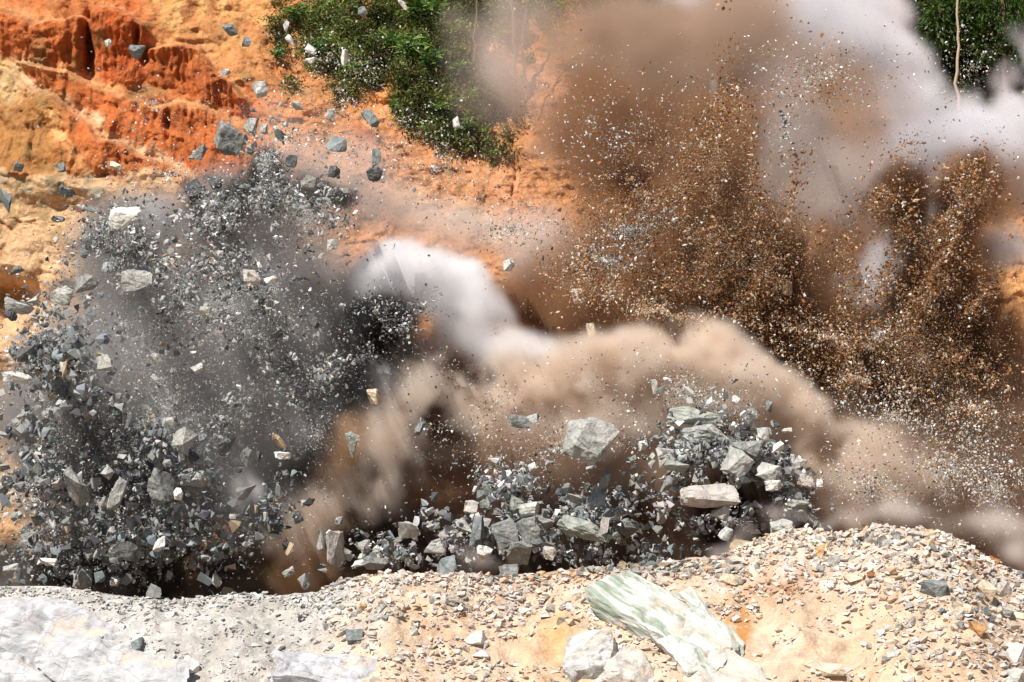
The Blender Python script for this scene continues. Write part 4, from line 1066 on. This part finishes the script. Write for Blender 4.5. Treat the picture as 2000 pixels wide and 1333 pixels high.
#      px    py   rx   ry  ang   Y   dy  strength
dust('white_dust', 'white dust puff curling over the dark hollow', 'dust', [
    (700, 590, 34, 56, 0, 99.5, 1.8, 1.4), (745, 535, 54, 40, -20, 100, 2.2, 1.6), (810, 530, 64, 40, 10, 100, 2.6, 1.6), (875, 575, 60, 48, 30, 100, 2.6, 1.4),
    (920, 630, 60, 50, 40, 100, 2.4, .5), (870, 640, 80, 60, 0, 101, 2, .6), (1035, 695, 70, 34, 10, 97, 1.6, .4), (960, 690, 90, 50, 20, 98.5, 2, .25), (690, 640, 30, 50, 0, 100.5, 1.4, .7), (493, 965, 26, 44, 0, 88.5, .6, 1.1), (600, 790, 50, 26, -35, 95, 1.0, .4), (740, 760, 60, 50, 0, 96, 1.2, .3)],
    (.97, .965, .975), 2.6, vx=.11, noise=.75, cell=1.3, thr=.08, seed=11, gain=.62, octaves=6, hard=1.6)
dust('grey_haze', 'thin grey haze drifting off the white puff through the dark plume', 'dust', [
    (600, 600, 120, 90, 0, 98.5, 2.0, .6), (520, 550, 150, 80, 0, 98.5, 2, .6), (430, 650, 160, 110, 0, 98, 2, .4), (580, 500, 110, 60, 0, 99, 2, .4), (640, 400, 120, 50, 10, 100, 2, .35), (560, 840, 110, 60, -35, 95.5, 1.4, .4), (560, 960, 80, 80, 0, 93, 1.2, .4), (390, 750, 110, 80, 0, 98, 2, .4), (330, 400, 70, 50, 0, 97, 1.4, .35)],
    (.86, .85, .85), 1.1, vx=.16, noise=.8, cell=1.9, thr=.12, seed=31, gain=.62, hard=1.2)
dust('tan_dust', 'tan dust billowing in an arch over the boulder heap', 'dust', [
    (940, 670, 100, 50, 20, 97.5, 2, .7), (1050, 720, 90, 50, 0, 97, 2, .7), (870, 690, 70, 50, -10, 98, 2, .5),
    (880, 740, 90, 50, -20, 96.5, 2.4, .9), (960, 760, 100, 60, 10, 96.5, 2.6, .8), (1100, 770, 100, 50, -10, 96.5, 2.6, .9), (1220, 725, 80, 50, -20, 95.5, 2.6, 1.0),
    (1310, 690, 70, 40, -20, 95.5, 2.6, 1.3), (1380, 690, 80, 42, 10, 95.5, 2.6, 1.5), (1460, 735, 80, 46, 25, 95.5, 2.6, 1.2), (1540, 790, 70, 44, 35, 94.5, 2.4, 1.2), (1600, 860, 60, 50, 50, 94.5, 2.4, 1.0),
    (800, 790, 80, 46, -35, 93.5, 2.0, 1.0), (735, 860, 50, 60, 20, 92, 1.8, .9), (690, 940, 50, 70, 15, 92.2, 1.8, .8), (620, 1010, 50, 70, 10, 91.2, 1.5, .9), (570, 1090, 50, 70, 0, 90.2, 1.5, 1.0),
    (1180, 700, 80, 40, 0, 95.5, 2, .6), (1680, 950, 110, 80, 25, 93.5, 2.2, .7), (1640, 1000, 60, 60, 0, 93.5, 2, .4), (1000, 830, 180, 50, 0, 95, 2, .32), (1200, 830, 180, 50, 0, 95, 2, .32), (1400, 790, 150, 40, 10, 95, 2, .36), (830, 870, 120, 70, 0, 93.5, 2, .35),
    (1150, 900, 90, 60, 30, 93.5, 1.6, .35), (1500, 850, 90, 40, 30, 94.5, 1.6, .5), (760, 950, 60, 60, 0, 93.2, 1.6, .35), (1750, 880, 140, 60, 20, 94.5, 2, .35)],
    (.87, .76, .655), 1.4, vx=.11, noise=1.1, cell=1.5, thr=.18, seed=12, gain=.62, octaves=6, hard=1.25)
dust('lower_brown_dust', 'brown dust under the tan arch and over the crest', 'dust', [
    (900, 920, 200, 80, 0, 95, 2.4, 1.0), (1100, 950, 200, 80, 0, 95, 2.4, .9), (1300, 920, 220, 80, 0, 95, 2.4, .9), (1600, 1000, 170, 90, 10, 96, 2.4, 1.0), (1800, 940, 200, 110, 10, 97, 2.4, 1.0),
    (1980, 960, 120, 120, 10, 97, 2.4, .8), (560, 1110, 90, 70, 0, 94, 1.8, 1.2), (690, 990, 110, 110, 0, 96, 2, 1.1), (1000, 1040, 300, 80, 0, 97, 2, 1.2), (1300, 1030, 260, 80, 0, 97, 2, 1.1), (1100, 1130, 500, 40, 0, 97, 2, 1.2), (850, 960, 220, 90, 0, 101, 2, 1.3), (1300, 940, 250, 90, 0, 101, 2, 1.2), (1700, 860, 200, 70, 20, 99, 2, .9), (1900, 830, 160, 80, 0, 99, 2, .8),
    (760, 840, 120, 90, 0, 100, 2.4, 1.0), (680, 780, 90, 80, 0, 101, 2.4, 1.0), (1000, 800, 300, 60, 0, 102, 2.4, 1.0), (1400, 760, 260, 50, 0, 102, 2.4, 1.0)],
    (.47, .33, .24), 1.5, vx=.2, noise=.7, cell=2.2, thr=.12, seed=13, gain=.62, hard=1.3)
dust('gap_shade_volume', 'nearly black volume painted as shade in the gap behind the crest', 'dust', [  # shade behind slabs and heap, painted as a near-black volume
    (980, 1040, 170, 60, 0, 92.5, 1.8, 1.3), (780, 1080, 100, 50, 0, 92, 1.6, 1.3), (1170, 960, 80, 50, 0, 93, 1.6, .9), (1520, 950, 90, 70, 35, 92, 1.8, 1.2), (1560, 1000, 60, 50, 0, 91.5, 1.6, 1.1),
    (1250, 1040, 150, 50, 0, 92.5, 1.6, .8), (640, 1120, 30, 40, 0, 91, 1, 1.0), (750, 1050, 70, 50, 0, 93, 1.4, 1.2), (1420, 940, 100, 60, 0, 92.2, 1.6, 1.5), (1480, 980, 90, 50, 0, 92, 1.4, 1.2), (1000, 1120, 350, 34, 0, 92, 1.8, 1.3), (1200, 900, 70, 50, 20, 93, 1.4, .6)],
    (.13, .085, .065), 2.6, vx=.16, noise=.6, cell=1.8, thr=.15, seed=23, gain=.6)
dust('crest_dust', 'pinkish white dust creeping along the crest', 'dust', [
    (1430, 1068, 70, 22, -25, 85, .8, 1), (1370, 1085, 40, 18, 0, 84.5, .7, .6), (1860, 1010, 90, 40, 15, 88, 1.2, .8), (1960, 1040, 80, 40, 20, 88, 1.2, .9), (1990, 1085, 90, 40, 20, 88, 1, .8), (1740, 1000, 90, 24, 0, 88, 1, .45),
    (770, 1100, 40, 16, 0, 84, .6, .7), (960, 1090, 60, 24, 0, 85.5, .6, .35), (1530, 1010, 40, 24, 0, 87, 1, .4), (1600, 1020, 60, 16, 0, 87, .8, .4)],
    (.88, .80, .76), .65, vx=.1, noise=1.1, cell=1.2, thr=.16, seed=14, gain=.6)
dust('shade_darkened_dust', 'grey rock dust darkened as shade filling the plume of broken rock', 'dust', [  # rock dust, its grey lowered to carry the shade inside the debris
    (560, 420, 190, 70, 0, 100, 2.4, .9), (400, 520, 170, 80, 0, 100, 3, .9), (240, 480, 100, 70, 0, 99, 2.4, 1.0), (330, 680, 230, 120, 0, 100, 3.5, 1.0), (560, 640, 170, 100, 0, 101, 3, 1.0),
    (300, 860, 220, 130, 0, 99, 3.5, 1.2), (520, 830, 170, 120, -30, 99, 3, 1.2), (120, 850, 60, 120, 0, 99, 2, .4), (90, 1060, 90, 90, 0, 98, 2.4, .9), (690, 400, 90, 60, 20, 101, 2, .5), (640, 880, 80, 130, 0, 98, 2, 1.0), (740, 690, 120, 90, -10, 101.5, 2, 1.4), (560, 900, 110, 100, 0, 100, 2, 1.4), (750, 720, 60, 50, 0, 99.5, 1.4, 1.2), (840, 640, 70, 50, 0, 102.5, 1.4, 1.0), (420, 740, 150, 100, 0, 101, 2, 1.2), (300, 1150, 330, 50, 0, 96, 2.5, 1.3), (480, 1130, 90, 60, 0, 95, 2, 1.0)],
    (.38, .365, .36), 1.5, vx=.17, noise=.8, cell=2.0, thr=.14, seed=15, gain=.62, hard=1.3)
dust('plume_shade_volume', 'black volumes painted as shade within the plume of broken rock', 'dust', [  # shadow between the fragments, put in as black low-albedo volumes
    (280, 1050, 200, 80, 0, 95, 2.5, 1.2), (480, 1020, 80, 100, 0, 95, 2.2, 1.1), (540, 770, 90, 50, -35, 96, 2, 1.0), (450, 850, 90, 50, -20, 96, 2, .9), (735, 640, 60, 44, -20, 97.6, 1.4, 1.7), (795, 625, 46, 34, 10, 97.6, 1.2, 1.2), (700, 690, 70, 40, -40, 97.6, 1.3, 1.4),
    (690, 710, 60, 34, -30, 97, 1.4, 1.3), (520, 320, 24, 70, 0, 97.5, 1.0, 1.3), (235, 460, 60, 50, 0, 96.5, 1.5, 1.5), (420, 430, 80, 36, 0, 98, 1.4, 1.0), (300, 900, 150, 80, 0, 95.5, 2, .9), (200, 800, 60, 60, 0, 96, 1.5, .7), (300, 600, 90, 50, 10, 97, 1.6, .9), (650, 395, 70, 26, 10, 98, 1.2, 1.0), (480, 370, 70, 26, -20, 98, 1.2, 1.0),
    (280, 1140, 260, 50, 0, 93.5, 2, 1.3), (460, 930, 80, 60, 0, 94, 1.6, .8), (620, 740, 50, 30, -30, 96, 1.5, .9)],
    (.085, .08, .08), 4.0, vx=.14, noise=.95, cell=1.6, thr=.25, seed=25, gain=.66)
dust('brown_dust', 'dark brown soil dust inside the earth spray', 'dust', [
    (1400, 470, 160, 90, 0, 103, 3.2, 1.1), (1500, 540, 140, 80, 20, 103, 3, 1.2), (1300, 540, 150, 70, 0, 103, 3, .9), (1380, 330, 120, 110, 0, 103, 3, .9), (1260, 310, 140, 110, 0, 104, 3, .9),
    (1790, 600, 80, 170, 38, 103, 2.8, 1.2), (1740, 400, 50, 70, 25, 103, 2, .8), (1700, 680, 180, 80, 10, 103, 3, 1.0), (1900, 720, 130, 100, 10, 103, 3, .9), (1560, 650, 160, 60, 10, 102, 3, .9),
    (1890, 420, 60, 130, 35, 103, 2, .8), (1810, 480, 90, 110, 30, 102.5, 2, .8), (1180, 220, 130, 110, 0, 106, 3, .5), (1600, 470, 90, 100, 0, 104, 2.5, .8), (1930, 530, 60, 90, 0, 104, 2, .3), (1800, 850, 170, 60, 10, 101, 2.6, .8), (1130, 500, 130, 90, 0, 104, 2.4, .4), (1050, 600, 140, 60, 0, 103, 2.4, .9), (1600, 760, 200, 70, 20, 102, 2.6, .9), (1900, 840, 160, 100, 0, 102, 2.6, .8), (1250, 620, 200, 50, 0, 103, 2.4, .9)],
    (.38, .215, .12), 1.6, vx=.17, noise=.75, cell=2.2, thr=.14, seed=16, streak=(80, .5, .6), gain=.62, hard=1.3)
dust('shade_brown_dust', 'streaks of soil dust darkened as shade in the earth spray', 'dust', [  # soil jets; shade of the columns is painted into the darker brown
    (1400, 490, 100, 50, 0, 99.5, 1.8, .9), (1500, 520, 80, 50, 25, 99.5, 1.8, 1.2), (1700, 720, 90, 40, 10, 99, 1.5, .7), (1930, 740, 60, 50, 10, 99, 1.5, .8), (1570, 640, 80, 40, 0, 99, 1.4, .7)]
    + [(a, b, c * .72, d * 1.4, e, 99.8, 1.6, f * .6) for a, b, c, d, e, f in JETS if f >= 1.2 or a > 1800],
    (.14, .07, .04), 2.6, vx=.13, noise=1.1, cell=1.4, thr=.32, seed=26, streak=(78, .35, .8), gain=.66, hard=1.3)
dust('high_tan_dust', 'light brown dust veil in front of the trees', 'dust', [
    (1180, 150, 150, 110, 0, 109, 3, .8), (1060, 190, 90, 100, 0, 109, 2.4, .6), (1230, 290, 150, 80, 0, 107, 2.6, .8), (1320, 200, 150, 110, 0, 109, 3, .9), (1350, 60, 180, 80, 0, 110, 3, .7), (1480, 150, 130, 120, 0, 110, 3, .8), (960, 40, 60, 50, 0, 112, 2, .4), (980, 140, 80, 40, 0, 111, 1.4, .35), (1120, 260, 130, 80, 0, 109, 3, .5),
    (680, 360, 170, 90, 30, 107, 3, .36), (1560, 300, 110, 140, 0, 109, 3, .9), (1640, 420, 100, 90, 0, 109, 3, .8), (1600, 160, 120, 80, 0, 109, 2, .35)],
    (.56, .42, .32), .9, vx=.2, noise=.8, cell=2.4, thr=.14, seed=17, gain=.62, hard=1.2)
dust('white_smoke', 'white lilac smoke billowing behind the earth spray', 'smoke', [
    (1560, 70, 110, 70, 0, 113, 3, .9), (1670, 130, 100, 90, 0, 113, 3.2, 1.0), (1740, 50, 60, 60, 0, 113, 3, 1), (1770, 200, 60, 70, 0, 113, 3, 1.3), (1840, 290, 90, 50, 0, 112, 3, 1.5),
    (1950, 330, 80, 70, 0, 112, 3, 1.5), (2010, 190, 44, 80, 10, 113, 3, 1.4), (1900, 215, 50, 40, 0, 113.5, 2, .8), (1985, 130, 40, 60, 0, 113.5, 2, .7), (2080, 260, 110, 180, 0, 113, 3, 1.0), (1690, 320, 110, 90, 0, 112, 3, .8), (1980, 430, 90, 60, 0, 111, 3, .8),
    (1715, 510, 44, 70, 30, 101.5, 1.5, 1.0), (1680, 590, 60, 40, 20, 101.5, 1.5, .6), (1820, 400, 50, 80, 30, 102, 2, .9), (1960, 500, 50, 60, 0, 103, 2, .5), (1400, 80, 60, 60, 0, 113, 2.4, .4), (1450, 0, 200, 60, 0, 113, 3, .8), (1422, 120, 10, 44, 0, 100, .5, .8)],
    (.83, .82, .845), 1.05, vx=.16, noise=.95, cell=2.0, thr=.2, seed=18, gain=.64, octaves=6, hard=1.25)
dust('pink_haze', 'thin pinkish haze drifting before the orange slope and the edge of the bushes', 'dust', [
    (620, 320, 150, 80, 10, 106, 2, .6), (760, 400, 150, 60, 20, 106, 2, .6), (930, 480, 140, 50, 15, 106, 2, .7), (560, 230, 90, 60, 0, 107, 2, .25), (950, 40, 80, 80, 0, 113, 2, .45), (960, 190, 90, 60, 20, 113, 2, .3), (1010, 120, 100, 120, 0, 112, 2, .75),
    (1040, 520, 100, 50, 0, 105, 2, .6), (320, 390, 70, 40, 0, 98, 1.4, .5)],
    (.80, .71, .66), .42, vx=.2, noise=.7, cell=2.0, thr=.1, seed=41, gain=.62, hard=1.1)
dust('front_haze', 'thin grey powder hanging between the flying fragments', 'dust', [
    (300, 900, 260, 160, 0, 89, 2, .7), (250, 650, 220, 120, 0, 90, 2, .7), (500, 700, 180, 120, 0, 91, 2, .6), (500, 430, 150, 60, 0, 93, 1.6, .5)],
    (.62, .60, .595), .13, vx=.2, noise=.9, cell=1.8, thr=.15, seed=42, gain=.66, hard=1.1)
dust('grey_smoke', 'grey brown smoke between the earth spray and the white smoke', 'smoke', [
    (1540, 200, 110, 90, 0, 108, 2.6, .8), (1600, 320, 100, 90, 0, 108, 2.6, .9), (1650, 440, 90, 90, 0, 106, 2.4, .9), (1560, 430, 90, 90, 0, 106, 2.4, .7), (1690, 570, 60, 90, 20, 105, 2, .8), (1480, 90, 130, 70, 0, 109, 2.6, .6), (1960, 470, 70, 60, 0, 106, 2, .6), (1760, 220, 70, 60, 0, 107, 2, .3)],
    (.68, .60, .56), .9, vx=.18, noise=.8, cell=2.0, thr=.14, seed=43, gain=.64, hard=1.2)
dust('back_dust', 'tan brown dust closing the view of the slope behind the arch', 'dust', [
    (800, 790, 130, 90, 0, 103, 2, 1.3), (900, 900, 200, 100, 0, 102.5, 2, 1.4), (1080, 860, 180, 100, 0, 102.5, 2, 1.3), (1280, 860, 180, 100, 0, 102.5, 2, 1.2), (1480, 880, 150, 90, 0, 102.5, 2, 1.1), (930, 720, 110, 60, 10, 103, 2, 1.1), (850, 680, 80, 60, 0, 103, 1.6, 1.3), (700, 950, 110, 110, 0, 101, 2, 1.2),
    (1650, 900, 150, 80, 0, 102, 2, .9), (1060, 640, 120, 50, 0, 104, 2, .7)],
    (.60, .465, .36), 1.4, vx=.22, noise=.35, cell=2.4, thr=.12, seed=44, gain=.6, hard=1.2)
dust('orange_dust', 'orange brown dust streaming down to the crest beside the dark plume', 'dust', [
    (640, 1000, 46, 110, 15, 91.5, 1.2, .9), (570, 1090, 50, 70, 0, 90.8, 1.2, 1.1), (690, 890, 40, 70, 20, 92.5, 1.2, .7), (600, 1140, 60, 30, 0, 90, 1, .8)],
    (.74, .50, .31), 1.3, vx=.12, noise=.8, cell=1.3, thr=.12, seed=45, gain=.62, hard=1.3)
